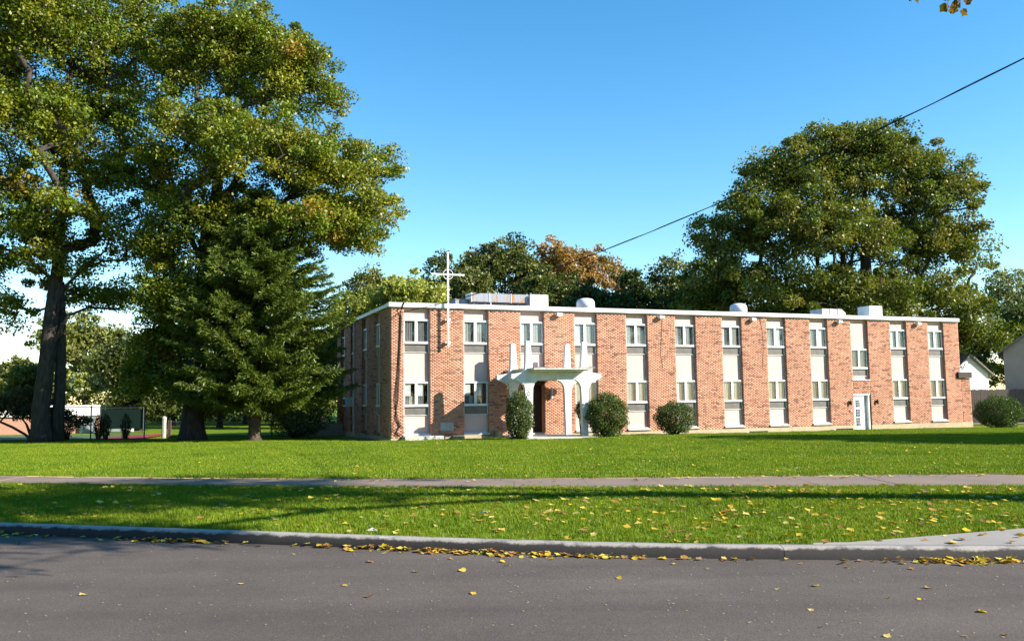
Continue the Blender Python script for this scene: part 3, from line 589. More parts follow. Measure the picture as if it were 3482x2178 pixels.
# spruce
def make_spruce(name, label, base, H_, prof, ncol, zlow):
    root = empty(name, base, 0, label, 'tree'); P = []; D_ = []; segs = []; z = zlow
    zs, rs = zip(*prof)
    while z < H_-.2:
        nb = 10 if z < H_*.8 else 7; a0 = random.random()*6.28
        for i in range(nb):
            a = a0+6.283*i/nb+random.uniform(-.25, .25); Ln = float(np.interp(z, zs, rs))*random.choice((.7, .85, .95, 1.0, 1.1))*(.97+.07*math.cos(a))
            if Ln < .15: continue
            dz = random.uniform(-.25, .05); dirv = np.array([math.cos(a), math.sin(a), 0]); side = np.array([-math.sin(a), math.cos(a), 0]); m = max(4, int(Ln/.16)); pts = []
            for q in range(m+1):
                u = q/m; pts.append(np.array([0, 0, z])+dirv*Ln*u+np.array([0, 0, Ln*(dz*u+.10*u*u-.10*math.sin(u*3.1))]))
            segs.append((pts, list(np.linspace(.035, .008, m+1))))
            for q in range(max(1, int(m*.18)), m+1):
                u = q/m; tw = (.18+.5*Ln*.3*(1-u)**.7)
                for sg in (-1, 1, 0):
                    td = (dirv*.75+side*sg*random.uniform(.6, 1.0)+np.array([0, 0, random.uniform(-.55, .15)])); td /= np.linalg.norm(td); tl = tw*random.uniform(.6, 1.15) if sg else .22
                    ns = max(2, int(tl/.06))
                    for e in range(ns):
                        P.append(pts[q]+td*tl*(e+random.random())/ns+rng.normal(size=3)*.03); D_.append(td)
        z += random.uniform(.20, .34)
    P = np.array(P); D_ = np.array(D_); n = len(P); k = 3; P = np.repeat(P, k, 0); D_ = np.repeat(D_, k, 0); n = len(P)
    d = D_+rng.normal(size=(n, 3))*.45+np.array([0, 0, .15]); d /= np.linalg.norm(d, axis=1, keepdims=True); s = np.cross(d, unit(n)); s /= np.linalg.norm(s, axis=1, keepdims=True)
    ln = rng.uniform(.12, .24, n)[:, None]; wd = rng.uniform(.03, .06, n)[:, None]; v = np.stack([P-s*wd*.4, P+s*wd*.4, P+d*ln+s*wd*.25, P+d*ln-s*wd*.25], 1).reshape(-1, 3)
    pal = np.array(ncol); col = pal[rng.choice(len(pal), n)]*rng.uniform(.75, 1.25, (n, 1)); link('needles', npmesh('needles', v, np.arange(4*n).reshape(n, 4), np.repeat(col, 4, 0)), M['needle'], root)
    link('branches', tubes_mesh('branches', segs, 5), M['bark_red'], root)
    MB().tube([(0, 0, -.15), (.0, 0, .25), (.02, .0, 1.2), (.05, 0, 3), (.0, 0, H_*.6), (0, 0, H_)], [.46, .30, .25, .22, .12, .02], 12).build('trunk', M['bark_red'], root, smooth=True); return n
q = atd(600, 1046, 41.8)
nsp = make_spruce('spruce_tree', 'dark green spruce with bare lower trunk left of the brick building', (q[0], 41.8, float(lawn_z(41.8))), 12.3,
    [(1.7, 2.2), (2.2, 4.1), (3.2, 4.2), (4.2, 3.9), (5.6, 4.1), (7, 3.7), (8.4, 3.1), (9.6, 2.5), (10.8, 1.8), (11.7, 1.1), (12.3, .4)], [(.09, .135, .014), (.11, .155, .018), (.145, .185, .022), (.07, .105, .014)], 2.1)

# big tree behind the right half of the building
YR = 74.0
def dr_(dx, dy, dY=0): q = atd(dx, dy, YR+dY); return (q[0], q[1], q[2])
def lobr(dx, dy, rx, rz, dY=0): q = dr_(dx, dy, dY); k = (YR+dY)/2049.; return (q[0], q[1], q[2], rx*k, rx*k*.9, rz*k)
q = dr_(2040, 960)
make_tree('oak_tree', 'huge rounded tree rising behind the right half of the brick building', 'tree',
    [(q[0], YR, -.1, .95), (*dr_(2040, 860), .8), (*dr_(2045, 760), .7), (*dr_(2045, 660), .5), (*dr_(2040, 520), .3), (*dr_(2040, 360), .08)],
    [lobr(1940, 420, 150, 110), lobr(2100, 400, 130, 100, 1), lobr(1810, 430, 75, 75), lobr(2200, 470, 110, 100, -1), lobr(1800, 540, 120, 100, -2), lobr(1720, 570, 85, 70), lobr(1960, 560, 170, 120, -3), lobr(2120, 590, 150, 120, 2), lobr(2250, 590, 85, 100), lobr(1710, 660, 90, 70, -2), lobr(1850, 690, 140, 80, -3), lobr(2030, 720, 150, 80, -3), lobr(2200, 720, 130, 90, -2), lobr(2300, 800, 75, 65), lobr(1940, 340, 70, 45), lobr(2050, 340, 75, 45), lobr(1700, 730, 90, 60)],
    1250, 1.35, 145, .27, [(.13, .165, .020), (.165, .18, .024), (.09, .125, .018), (.20, .19, .032)], [3, 3, 2, 1.3], extra_limbs=[(1, [dr_(1990, 740), dr_(1930, 640), dr_(1870, 540)]), (1, [dr_(2110, 760), dr_(2170, 660), dr_(2220, 560)]), (2, [dr_(1990, 620), dr_(1960, 500)])], fork=1, shell=.3, rtip=.022)

OR = [(.36, .19, .05), (.33, .18, .06), (.24, .17, .05), (.40, .24, .07)]
YG = [(.36, .38, .07), (.28, .31, .055), (.42, .42, .10), (.20, .23, .05)]
OL = [(.16, .175, .04), (.20, .20, .05), (.13, .145, .035)]
PA = [(.22, .25, .10), (.18, .21, .09), (.26, .27, .12)]
GB = 'trees behind the brick building'
px_tree('background_tree', 'olive tree behind the roof, just left of the yellow-green tree', 860, 0, 92, 632, 775, 960, 850, OL, 150, 70, .38, cr=1.3, group=GB)
px_tree('background_tree', 'yellow-green sunlit tree behind the left end of the roof', 935, 0, 74, 640, 790, 1090, 860, YG, 260, 70, .30, cr=1.0, group=GB)
px_tree('background_tree', 'dark green tree directly behind the tall cross', 1020, 0, 98, 606, 930, 1130, 830, GD, 160, 70, .38, cr=1.4, group=GB)
px_tree('background_tree', 'slim reddish tree between the cross and the tall green tree', 1106, 0, 102, 578, 1085, 1135, 800, [(.16, .10, .05), (.13, .10, .05)], 50, 60, .36, cr=1.1, group=GB, lobes_n=3, tr=.15)
px_tree('background_tree', 'tall green tree behind the rusty roof duct', 1195, 0, 94, 546, 1080, 1300, 820, OL+GD, 260, 70, .36, cr=1.3, group=GB)
px_tree('background_tree', 'orange autumn tree behind the middle of the roof', 1345, 0, 98, 562, 1225, 1470, 830, OR, 260, 70, .36, cr=1.4, group=GB)
px_tree('background_tree', 'smaller orange tree right of the large orange one', 1450, 0, 104, 596, 1410, 1500, 830, OR, 90, 60, .38, cr=1.2, group=GB)
px_tree('background_tree', 'olive green tree below the orange tree behind the roof', 1290, 0, 88, 640, 1190, 1400, 840, OL+GD, 200, 70, .33, cr=1.2, group=GB)
px_tree('background_tree', 'green tree filling between the cross and the rooftop duct', 1090, 0, 90, 630, 1010, 1180, 840, GD+OL, 200, 70, .33, cr=1.2, group=GB)
px_tree('background_tree', 'dark leafy tree between the round vents behind the roof', 1590, 0, 94, 660, 1490, 1690, 850, GD, 200, 70, .34, cr=1.2, group=GB)
px_tree('background_tree', 'low dark evergreen mass above the first round roof vent', 1400, 0, 82, 668, 1310, 1490, 840, GD[:1]+GD[3:], 170, 80, .33, cr=1.1, group=GB)
px_tree('background_tree', 'dark pointed evergreen behind the middle of the roof', 1480, 0, 86, 634, 1440, 1540, 840, GD[:1]+GD[3:], 120, 80, .33, cr=1.0, group=GB)
px_tree('background_tree', 'thin airy green tree left of the huge tree', 1560, 0, 90, 594, 1500, 1640, 800, PA+GD, 110, 36, .34, cr=1.3, group=GB)
px_tree('background_tree', 'dark tree at the left foot of the huge tree', 1660, 0, 84, 650, 1560, 1760, 850, GD, 200, 80, .34, cr=1.2, group=GB)
px_tree('background_tree', 'low dark trees filling behind the roof right of centre', 1880, 0, 86, 690, 1720, 2040, 880, GD, 260, 80, .36, cr=1.3, group=GB)
px_tree('background_tree', 'pale airy tree at the far right beyond the grey house', 2375, 0, 110, 622, 2310, 2450, 860, PA, 130, 50, .42, cr=1.5, group=GB)
px_tree('background_tree', 'dark tree behind the grey house at the right edge', 2400, 0, 92, 700, 2350, 2480, 900, GD, 160, 70, .36, cr=1.2, group=GB)
px_tree('background_tree', 'dark green tree between the white house and the huge tree', 2310, 0, 96, 760, 2240, 2400, 930, GD+OL, 150, 70, .36, cr=1.2, group=GB)
GL = 'trees beyond the sports courts'
px_tree('background_tree', 'shaded dark tree mass left of the broad maple trunk', 410, -.1, 78, 800, 300, 520, 1022, GD, 240, 80, .32, cr=1.2, group=GL)
px_tree('background_tree', 'dark tree mass between the broad maple and the spruce', 580, -.1, 82, 820, 480, 700, 1022, GD, 240, 80, .32, cr=1.2, group=GL)
px_tree('background_tree', 'dark tree behind the spruce beside the brick building', 760, -.1, 76, 760, 660, 830, 1020, GD, 220, 80, .32, cr=1.2, group=GL)
px_tree('background_tree', 'sunlit olive tree right of the double trunk', 200, -.1, 84, 725, 95, 315, 975, OL+YG[1:2], 220, 60, .36, cr=1.1, group=GL)
px_tree('background_tree', 'dark shaded tree between the two maples', 330, -.1, 66, 790, 245, 440, 1000, GD, 260, 80, .30, cr=1.1, group=GL)
px_tree('background_tree', 'dark bluish tree behind the double trunk at the left', 100, -.1, 88, 860, 20, 180, 985, GD, 150, 70, .34, cr=1.0, group=GL)
px_tree('background_tree', 'distant olive tree at the left edge', 60, -.1, 130, 840, -20, 110, 975, OL, 120, 60, .5, cr=1.6, group=GL)
px_tree('background_tree', 'far dull red tree peeking in at the left edge', 5, -.1, 150, 868, -40, 40, 975, [(.20, .10, .07), (.15, .09, .06)], 70, 50, .5, cr=1.5, group=GL)
px_tree('background_tree', 'dark tree behind the broad maple trunk', 520, -.1, 70, 850, 420, 640, 1010, GD, 240, 80, .30, cr=1.1, group=GL)
px_tree('background_tree', 'shaded tree beside the dark end of the brick building', 700, -.1, 66, 830, 610, 800, 1020, GD+OL[:1], 240, 80, .28, cr=1.0, group=GL)
px_tree('background_tree', 'pale green tree with slim trunk behind the low shed', 197, -.1, 78, 880, 165, 240, 950, PA+YG[1:2], 70, 50, .32, cr=.8, group=GL, lobes_n=3, tr=.14)

# small spreading tree by the double trunk
Y2 = 44.6; q = atd(78, 1042, Y2)
def d2(dx, dy, dY=0): q = atd(dx, dy, Y2+dY); return (q[0], q[1], q[2])
def lob2(dx, dy, rx, rz): q = d2(dx, dy); k = Y2/2049.; return (q[0], q[1], q[2], rx*k, rx*k, rz*k)
make_tree('dogwood_tree', 'small dark spreading tree with several thin stems left of the double trunk', 'tree', [(q[0], Y2, gz0, .10), (*d2(70, 1020), .08), (*d2(62, 1000), .05), (*d2(50, 985), .03)],
    [lob2(30, 965, 55, 25), lob2(90, 975, 55, 22), lob2(-20, 970, 45, 25), lob2(150, 985, 40, 18), lob2(195, 1000, 28, 10), lob2(60, 940, 50, 25)], 120, .45, 70, .13, [(.07, .06, .02), (.05, .06, .018), (.10, .06, .025)], extra_limbs=[(0, [d2(88, 1020), d2(100, 1000), d2(120, 985), d2(160, 990)]), (0, [d2(60, 1025), d2(30, 1008), d2(0, 995)])], fork=1, shell=.3, rtip=.012)

# street tree outside the right edge; its branch hangs in at the top and shades verge and road
AU = [(.30, .17, .03), (.24, .16, .03), (.16, .14, .03), (.34, .20, .04)]
make_tree('street_tree', 'street tree whose leafy branch tip hangs in at the top right corner', 'tree',
    [(15.8, 13.8, .2, .52), (15.8, 13.2, 2.2, .46), (15.8, 12.6, 4.2, .42), (15.8, 12.0, 6.2, .38), (15.7, 11.4, 8.2, .32), (15.5, 10.8, 10.2, .22), (15.2, 10.2, 12.2, .07)],
    [(13.5, 9.6, 12.5, 4.5, 2.6, 2.4), (10.5, 8.8, 10.6, 3.2, 2.2, 1.8), (8.2, 7.4, 8.6, 2.4, 1.5, 1.2), (16.5, 11.0, 12.5, 3.5, 2.6, 2)],
    300, .75, 55, .19, AU, extra_limbs=[(4, [(12, 9.6, 8.6), (9, 8.5, 7.8), (6.4, 7.8, 6.8), (4.6, 7.3, 6.0), (*at(3240, -20, 7.2),)])], fork=4, shell=.3)
st = bpy.data.objects['street_tree']; b0 = np.array([15.8, 13.8, .2])

# tree outside the right edge that shades the lawn
make_tree('lawn_tree', 'broad tree beyond the right edge shading the lawn', 'tree', [(36, 27.5, .2, .4), (36, 27.5, 3, .33), (36, 27.5, 6, .25), (36, 27.5, 10, .1)],
    [(36, 27.5, 9.5, 4.8, 4.2, 3), (33, 25.5, 8.2, 3.2, 2.8, 2), (38, 31, 8.5, 4, 3.2, 2.6), (36, 29, 12.5, 4, 3.4, 2.4), (34, 31, 7, 3, 3, 2)], 420, 1.0, 90, .24, G1, fork=1, shell=.3)

# woods added out of frame, behind and left of the camera, to cut sky fill
NW = 42000; th = rng.uniform(0, 1, NW); P = np.where(th[:, None] < .68, np.stack([-75+th/.68*125, -21+0*th, 0*th], 1), np.stack([-44+0*th, -20+(th-.68)/.32*76, 0*th], 1))
hh = 16+3*np.sin(P[:, 0]*.31+P[:, 1]*.2)+2.5*np.sin(P[:, 0]*.83+P[:, 1]*.6+1); P[:, 2] = hh*rng.random(NW)**.75+.3; P[:, :2] += rng.normal(size=(NW, 2))*1.7
tag(link('sky_block_trees', leaf_mesh('sky_block_trees', P, 1.0, np.array(GD)[rng.choice(4, NW)]), M['leaf']), 'unseen tree line added to block low sky light', 'sky_block_trees', kind='stuff')

# ------------------------------------------------------------------ shrubs
def shrub(name, label, c, rad, n, leaf, cols, group=None, lump=.12, trim=None, zb=0.):
    root = empty(name, (c[0], c[1], zb), 0, label, 'shrub', group); d = unit(n)
    f = 1+lump*(np.sin(d[:, 0]*7+c[0])*np.sin(d[:, 1]*6+1)+.7*np.sin(d[:, 2]*9+d[:, 0]*5)); r_ = rng.random(n)**.22
    P = d*(f*r_)[:, None]*np.array(rad)+np.array([0, 0, c[2]-zb])+rng.normal(size=(n, 3))*.03; P = P[P[:, 2] > .05]
    link('foliage', leaf_mesh('foliage', P, leaf, np.array(cols)[rng.choice(len(cols), len(P))]*rng.uniform(.7, 1.3, (len(P), 1)), up=.2), M['leaf'], root)
    segs = []
    for i in range(16):
        a = random.random()*6.28; e = np.array([math.cos(a)*rad[0]*.7, math.sin(a)*rad[1]*.7, (c[2]-zb)+random.uniform(-.5, .6)*rad[2]]); s0 = np.array([math.cos(a)*.08, math.sin(a)*.08, -.05]); mid = s0*.5+e*.5+np.array([0, 0, .1]); segs.append(([s0, mid, e], [.03, .02, .008]))
    link('stems', tubes_mesh('stems', segs, 5), M['bark'], root); return root
HG = [(.07, .12, .025), (.055, .10, .02), (.10, .145, .03), (.045, .075, .018)]; HY = [(.11, .155, .035), (.085, .125, .03), (.15, .19, .05), (.06, .09, .022)]
def bwp(s, n): q = bw(s, n); return q
q = bwp(4.98, 3.3); s1 = shrub('shrub', 'tall narrow hedge shrub left of the portico steps', (q[0], q[1], 1.15), (.62, .55, 1.10), 9000, .075, HY, zb=.14, lump=.10)
tw = []; tl = []
for (dx, hh) in ((-.45, 2.7), (-.3, 2.35), (.25, 2.45), (.4, 2.2)):
    tw.append(([(dx*.7, 0, 1.6), (dx, 0, 2.1), (dx*1.1+.03, 0, hh)], [.012, .009, .005])); tl += [np.array([dx*1.05+random.gauss(0, .05), random.gauss(0, .05), 1.9+(hh-1.85)*random.random()]) for _ in range(28)]
link('shoots', tubes_mesh('shoots', tw, 5), M['bark'], s1); link('shoot_leaves', leaf_mesh('shoot_leaves', np.array(tl), .075, np.repeat([HY[2]], len(tl), 0)), M['leaf'], s1)
q = bwp(9.42, 3.1); shrub('shrub', 'large loose shrub right of the portico', (q[0], q[1], 1.12), (.98, .85, 1.04), 15000, .075, HY, zb=.12, lump=.10)
q = bwp(8.62, 2.2); shrub('shrub', 'small shrub seen behind the right front column of the portico', (q[0], q[1], 1.4), (.32, .4, .5), 1800, .07, HY, zb=.12)
q = bwp(13.55, 2.3); shrub('shrub', 'round clipped shrub in front of the middle bays', (q[0], q[1], .92), (.98, .95, .80), 15000, .06, HG, zb=.02, lump=.09)
q = bwp(34.62, 2.8); shrub('shrub', 'wide clipped shrub at the far right corner of the building', (q[0], q[1], .82), (1.3, 1.25, .95), 17000, .07, HG, zb=-.1, lump=.08)

# ------------------------------------------------------------------ right background: houses and fence
def house(name, label, cat, x0, x1, Yh, zeave, zridge, mat, gable=True, dep=9, roofm=None, ridge_x=None):
    h0 = empty(name, ((x0+x1)/2, Yh, -.12), 0, label, cat); w_ = (x1-x0)/2; rx = 0 if ridge_x is None else ridge_x
    MB().prism([(-w_, -.3), (w_, -.3), (w_, zeave), (rx, zridge), (-w_, zeave)], 0, dep).build('wall', mat, h0)
    ov = .35; t = .14; sl_ = (zridge-zeave)/(w_-rx); sl2 = (zridge-zeave)/(w_+rx)
    MB().prism([(rx, zridge+.01), (rx, zridge+t), (w_+ov, zeave-ov*sl_+t), (w_+ov, zeave-ov*sl_+.01)], -ov, dep+ov).prism([(rx-.001, zridge+.01), (-w_-ov, zeave-ov*sl2+.01), (-w_-ov, zeave-ov*sl2+t), (rx-.001, zridge+t)], -ov, dep+ov).build('roof', roofm or M['roof'], h0); return h0
YH = 74.; a = atd(2225, 900, YH); b_ = atd(2350, 900, YH); zr = atd(2300, 838, YH)[2]; ze = atd(2350, 880, YH)[2]
wh = house('white_house', 'white sided house with gable end beside the wing of the brick building', 'house', a[0], b_[0], YH, ze+.12, zr+.12, simple('white_siding', (.80, .80, .78), (.74, .74, .72), 2, .6), dep=8); wh.rotation_euler.z = YAW
for i in range(14): MB().box(-(b_[0]-a[0])/2+.02, (b_[0]-a[0])/2-.02, -.018, -.004, .1+i*.22, .29+i*.22).build('clapboard', bpy.data.materials['white_siding'], wh) if .1+i*.22 < ze-.1 else None
YH2 = 62.; a = atd(2372, 900, YH2); ze = atd(2372, 828, YH2)[2]
gh_ = gh = house('grey_house', 'grey beige house at the right edge in shade', 'house', a[0], a[0]+11, YH2, ze+.12, ze+4.2, simple('beige_siding', (.36, .33, .28), (.32, .29, .25), 2, .8), dep=10)
gh.rotation_euler.z = -.52; gh.location = (a[0]+5.5*math.cos(.52), YH2-5.5*math.sin(.52), -.12)
# the fence behind the right shrub
YF = 60.; fa = atd(2288, 918, YF); fb = atd(2440, 925, YF); fe = empty('wooden_fence', (fa[0], YF, -.12), 0, 'weathered grey board fence behind the far right shrub', 'fence')
wood = simple('weathered_boards', (.13, .105, .09), (.08, .065, .055), 3, .9, stretch=(6, 6, .6)); ft = fa[2]+.12; nbd = int((fb[0]-fa[0])/.15)+6
BD = MB().prism([(0, 0), (.14, 0), (.14, ft-.06), (.07, ft), (0, ft-.06)], 0, .025).mesh('fence_board'); BD.materials.append(wood)
for i in range(nbd): link('fence_board', BD, None, fe, (i*.15, random.uniform(0, .01), random.uniform(-.03, .03)))
MB().box(0, nbd*.15, .026, .07, .4, .5).box(0, nbd*.15, .026, .07, ft-.5, ft-.4).build('rail', wood, fe)
q = at(3430, 1430, 46); tag(MB().add([(q[0]-3, 56, lawn_z(56)+.03), (q[0]+12, 56, lawn_z(56)+.03), (q[0]+12, 59, lawn_z(59)+.03), (q[0]-3, 59, lawn_z(59)+.03)], [(0, 1, 2, 3)]).build('driveway', M['walk']), None, None, kind='structure')

# ------------------------------------------------------------------ left background: shed, courts, fences
YS = 62.; xr = atd(230, 1000, YS)[0]; zt = atd(230, 955, YS)[2]
sd = empty('low_shed', (xr-11.2, YS-4.4, -.12), YAW, 'low salmon building with white roof band behind the double trunk', 'shed')
MB().box(-14, 12, .15, 6, -.2, zt-.75+.12).build('wall', M['salmon'], sd); MB().box(-14.1, 12.05, 0, 6.1, zt-.75+.121, zt+.12).build('roof_band', M['white'], sd)
MB().box(10.9, 11.1, -.02, .16, -.1, zt-.8).build('door_post', M['white'], sd); MB().box(11.12, 11.9, .1, .14, 0, 1.5).build('door', M['metal'], sd)
MB().box(12.6, 14.3, .5, .6, .0, 1.35).build('side_panel', M['metal'], sd); MB().box(12.5, 14.6, .46, .499, 1.3, 1.4).box(14.2, 14.4, .44, .498, 0, 1.3).build('panel_frame', M['white'], sd)
def flat(name, pts, z, mat): return tag(MB().add([(x, y, z+lawn_z(y)) for x, y in pts], [tuple(range(len(pts)))]).build(name, mat), None, None, kind='structure')
xa = atd(188, 1045, 47.5)[0]; xb = atd(336, 1040, 47.5)[0]
flat('court_surface', [(-60, 47.2), (xa, 47.2), (xa+1.5, 56.5), (-60, 56.5)], .05, simple('green_court', (.09, .15, .07), (.07, .12, .06), 2, .8))
flat('red_court', [(xa, 47.2), (xb, 47.2), (xb-2.2, 57), (xa+.4, 57)], .056, simple('red_court', (.30, .035, .04), (.25, .03, .035), 2, .8))
def rail_fence(name, label, pts, hgt, spacing, net=True, screen=None, r_=.035):
    e = empty(name, (*pts[0], float(lawn_z(pts[0][1]))), 0, label, 'fence'); (xa_, ya_), (xb_, yb_) = pts; L_ = math.hypot(xb_-xa_, yb_-ya_); n = max(1, int(L_/spacing)); ux, uy = (xb_-xa_)/L_, (yb_-ya_)/L_
    pm = MB().lathe([(r_, 0), (r_, hgt), (r_*1.4, hgt+.02), (0, hgt+.08)], (0, 0, 0), 8).mesh('post'); pm.materials.append(M['fence_metal'])
    for i in range(n+1): link('post', pm, None, e, (ux*L_*i/n, uy*L_*i/n, 0))
    for z in (.08, hgt): MB().tube([(0, 0, z), (ux*L_, uy*L_, z)], r_*.5, 6).build('rail', M['fence_metal'], e)
    if net:
        mb = MB(); s = .11; c = 0.
        while c < L_+hgt:
            for sg in (0, 1):
                x0, z0, x1, z1 = c-hgt, 0., c, hgt
                if x0 < 0: z0 = -x0; x0 = 0
                if x1 > L_: z1 = hgt-(x1-L_); x1 = L_
                if sg: x0, x1 = L_-x0, L_-x1
                d = .0035; mb.add([(ux*x0-d, uy*x0, z0), (ux*x0+d, uy*x0, z0), (ux*x1+d, uy*x1, z1), (ux*x1-d, uy*x1, z1)], [(0, 1, 2, 3)])
            c += s
        tag(mb.build('wire_net', M['fence_metal'], e), None, None, kind='stuff')
    if screen: MB().box(L_*screen[0], L_*screen[1], .03, .045, .3, hgt-.1).build('windscreen', simple('green_screen', (.006, .024, .02), (.005, .018, .016), 2, .9), e)
    return e
xa2 = atd(-40, 1045, 46.8)[0]; xm = atd(340, 1040, 46.8)[0]
rail_fence('court_fence', 'chain link fence along the sports court between the maple trunks', [(xa2, 46.8), (xm, 46.8)], 1.8, 2.6)
xs0 = atd(236, 1000, 61)[0]; xs1 = atd(338, 1000, 61)[0]
rail_fence('court_fence', 'tall fence with dark green windscreen behind the red court', [(xs0, 61.), (xs1, 61.)], 1.75, 2.2, False, (0., 1.))
xf0 = atd(396, 1040, 50)[0]; xf1 = atd(640, 1040, 50)[0]
rail_fence('low_fence', 'low wire fence from the white post past the broad maple trunk', [(xf0, 50.), (xf1, 50.)], .95, 3.0)
gp = empty('gate_post', (xf0-.15, 49.8, float(lawn_z(49.8))), 0, 'short pale post with rounded cap left of the broad maple', 'post'); MB().lathe([(.13, 0), (.13, 1.1), (.15, 1.12), (.1, 1.24), (0, 1.28)], (0, 0, 0), 10).build('shaft', M['stone'], gp); MB().box(.25, .4, -.05, .05, 0, 1.05).build('side_post', M['pole'], gp)
for dx, hh, lb in ((243, 1.6, 'thin upright shrub below the low shed'), (360*.9-28, 1.5, 'dark upright shrub left of the red court'), (362, 1.5, 'dark upright shrub in front of the red court'), (425, 1.5, 'dark upright shrub right of the red court')):
    dx2 = {243: 232, 296.0: 308-150, 362: 249, 425: 296}.get(dx, dx); q = atd(dx2, 1040, 46.2)
    shrub('hedge_shrub', lb, (q[0], 46.2, .75), (.26, .26, .62), 900, .08, [(.035, .05, .014), (.05, .065, .018)], 'row of shrubs along the court fence', zb=-.05)
q = atd(640, 1040, 47); shrub('shrub', 'dark low shrub right of the spruce trunk in the shade', (q[0]+1.2, 47.5, .9), (1.6, 1.2, 1.1), 5000, .1, GD, zb=0)
q = atd(690, 1040, 50); shrub('shrub', 'dark shaded shrub against the side of the brick building', (q[0]+.3, 52, 1.0), (1.8, 1.4, 1.2), 5000, .1, GD, zb=-.05)
for k, (dx, Yk) in enumerate(((250, 92), (330, 96), (400, 88), (480, 94), (560, 90), (640, 86), (720, 92))):
    q = atd(dx, 1000, Yk); shrub('field_shrub', 'big dark shrub at the far side of the field, %s from the left' % ('first', 'second', 'third', 'fourth', 'fifth', 'sixth', 'seventh')[k], (q[0], Yk, 2.2), (3.6, 3.0, 2.9), 2600, .34, GD, 'shrubs at the far side of the field', zb=-.12)
# side porch on the shaded end of the building
PE = empty('side_porch', bw(-1.2, -14.6, 0), YAW, 'dark porch with white posts and stair rails on the shaded side of the building', 'porch')
MB().box(-1.0, 1.2, -2.6, 1.6, -.2, .62).build('floor', M['stone'], PE); MB().box(-1.2, 1.2, -2.8, 1.8, 2.55, 2.8).build('roof', M['roof'], PE)
for y in (-2.4, 1.2): MB().box(-.95, -.85, y, y+.1, .62, 2.55).build('post', M['white'], PE)
for k in range(3): MB().box(-1.9+k*.3, -1.6+k*.3, -2.4, -.6, -.2, .14+.16*k).build('step', M['stone'], PE)
for y in (-2.4, -.6): MB().tube([(-2.0, y, 0), (-2.0, y, .9), (-.9, y, 1.5)], .025, 6).tube([(-1.5, y, .0), (-1.5, y, 1.17)], .02, 6).build('handrail', M['white'], PE)

# ------------------------------------------------------------------ utility pole and service drop
PT = np.array([13.6, 12.7, 9.95]); up = empty('utility_pole', (PT[0], PT[1], .2), 0, 'wooden utility pole off the right edge carrying the service cable', 'pole')
MB().tube([(0, 0, -.3), (0, 0, 5), (0, 0, 10.4)], [.15, .135, .11], 12).build('shaft', M['pole'], up, smooth=True); MB().box(-1.1, 1.1, -.2, -.16, 9.3, 9.42).build('crossarm', M['pole'], up)
A = np.array(bw(.41, .06, 5.97)); cb = MB()
for o in (0, .016):
    pts = []
    for i in range(41):
        u = i/40; p_ = A*(1-u)+PT*u; p_ = p_-np.array([0, 0, 4*.98*u*(1-u)]); pts.append(p_+np.array([0, 0, o+.012*math.sin(u*160)*(o > 0)]))
    cb.tube(pts, .013 if o == 0 else .006, 6)
sc = empty('service_cable', PT, 0, 'twin black overhead cable running down to the building corner', 'cable'); cb.v = [tuple(np.array(q)-PT) for q in cb.v]; cb.build('cable', M['black'], sc)
q = at(3345, 648, 60.); bd = empty('bird', q, 0, 'tiny dark bird in the sky right of the huge tree', 'bird'); MB().lathe([(.0, -.16), (.05, -.08), (.06, 0), (.03, .1), (0, .17)], (0, 0, 0), 8).add([(-.02, 0, 0), (-.3, .06, .12), (-.26, .1, -.05), (.02, 0, 0), (.3, .06, .1), (.26, .1, -.07), (0, .03, .05), (0, .03, -.06)], [(0, 1, 2), (3, 5, 4), (0, 6, 1), (3, 4, 6)]).build('body', M['pole'], bd)
bd.rotation_euler = (R(60), R(50), 0)

# ------------------------------------------------------------------ grass blades
def clump(name, nb, rad, hgt, wid, cols):
    V = []; F = []; C_ = []
    for i in range(nb):
        a = random.random()*6.28; r_ = rad*math.sqrt(random.random()); x, y = r_*math.cos(a), r_*math.sin(a); b_ = random.random()*6.28; l = hgt*random.uniform(.5, 1.2); lean = random.uniform(.1, .7)*l; ux, uy = math.cos(b_), math.sin(b_); px_, py_ = -uy*wid, ux*wid; n = len(V)
        V += [(x-px_, y-py_, -.01), (x+px_, y+py_, -.01), (x+ux*lean*.4+px_*.7, y+uy*lean*.4+py_*.7, l*.6), (x+ux*lean*.4-px_*.7, y+uy*lean*.4-py_*.7, l*.6), (x+ux*lean, y+uy*lean, l), (x+ux*lean+.001, y+uy*lean, l)]
        F += [(n, n+1, n+2, n+3), (n+3, n+2, n+5, n+4)]; c = np.array(random.choice(cols))*random.uniform(.75, 1.25); C_ += [c]*6
    me = npmesh(name, V, F, np.array(C_)); return me
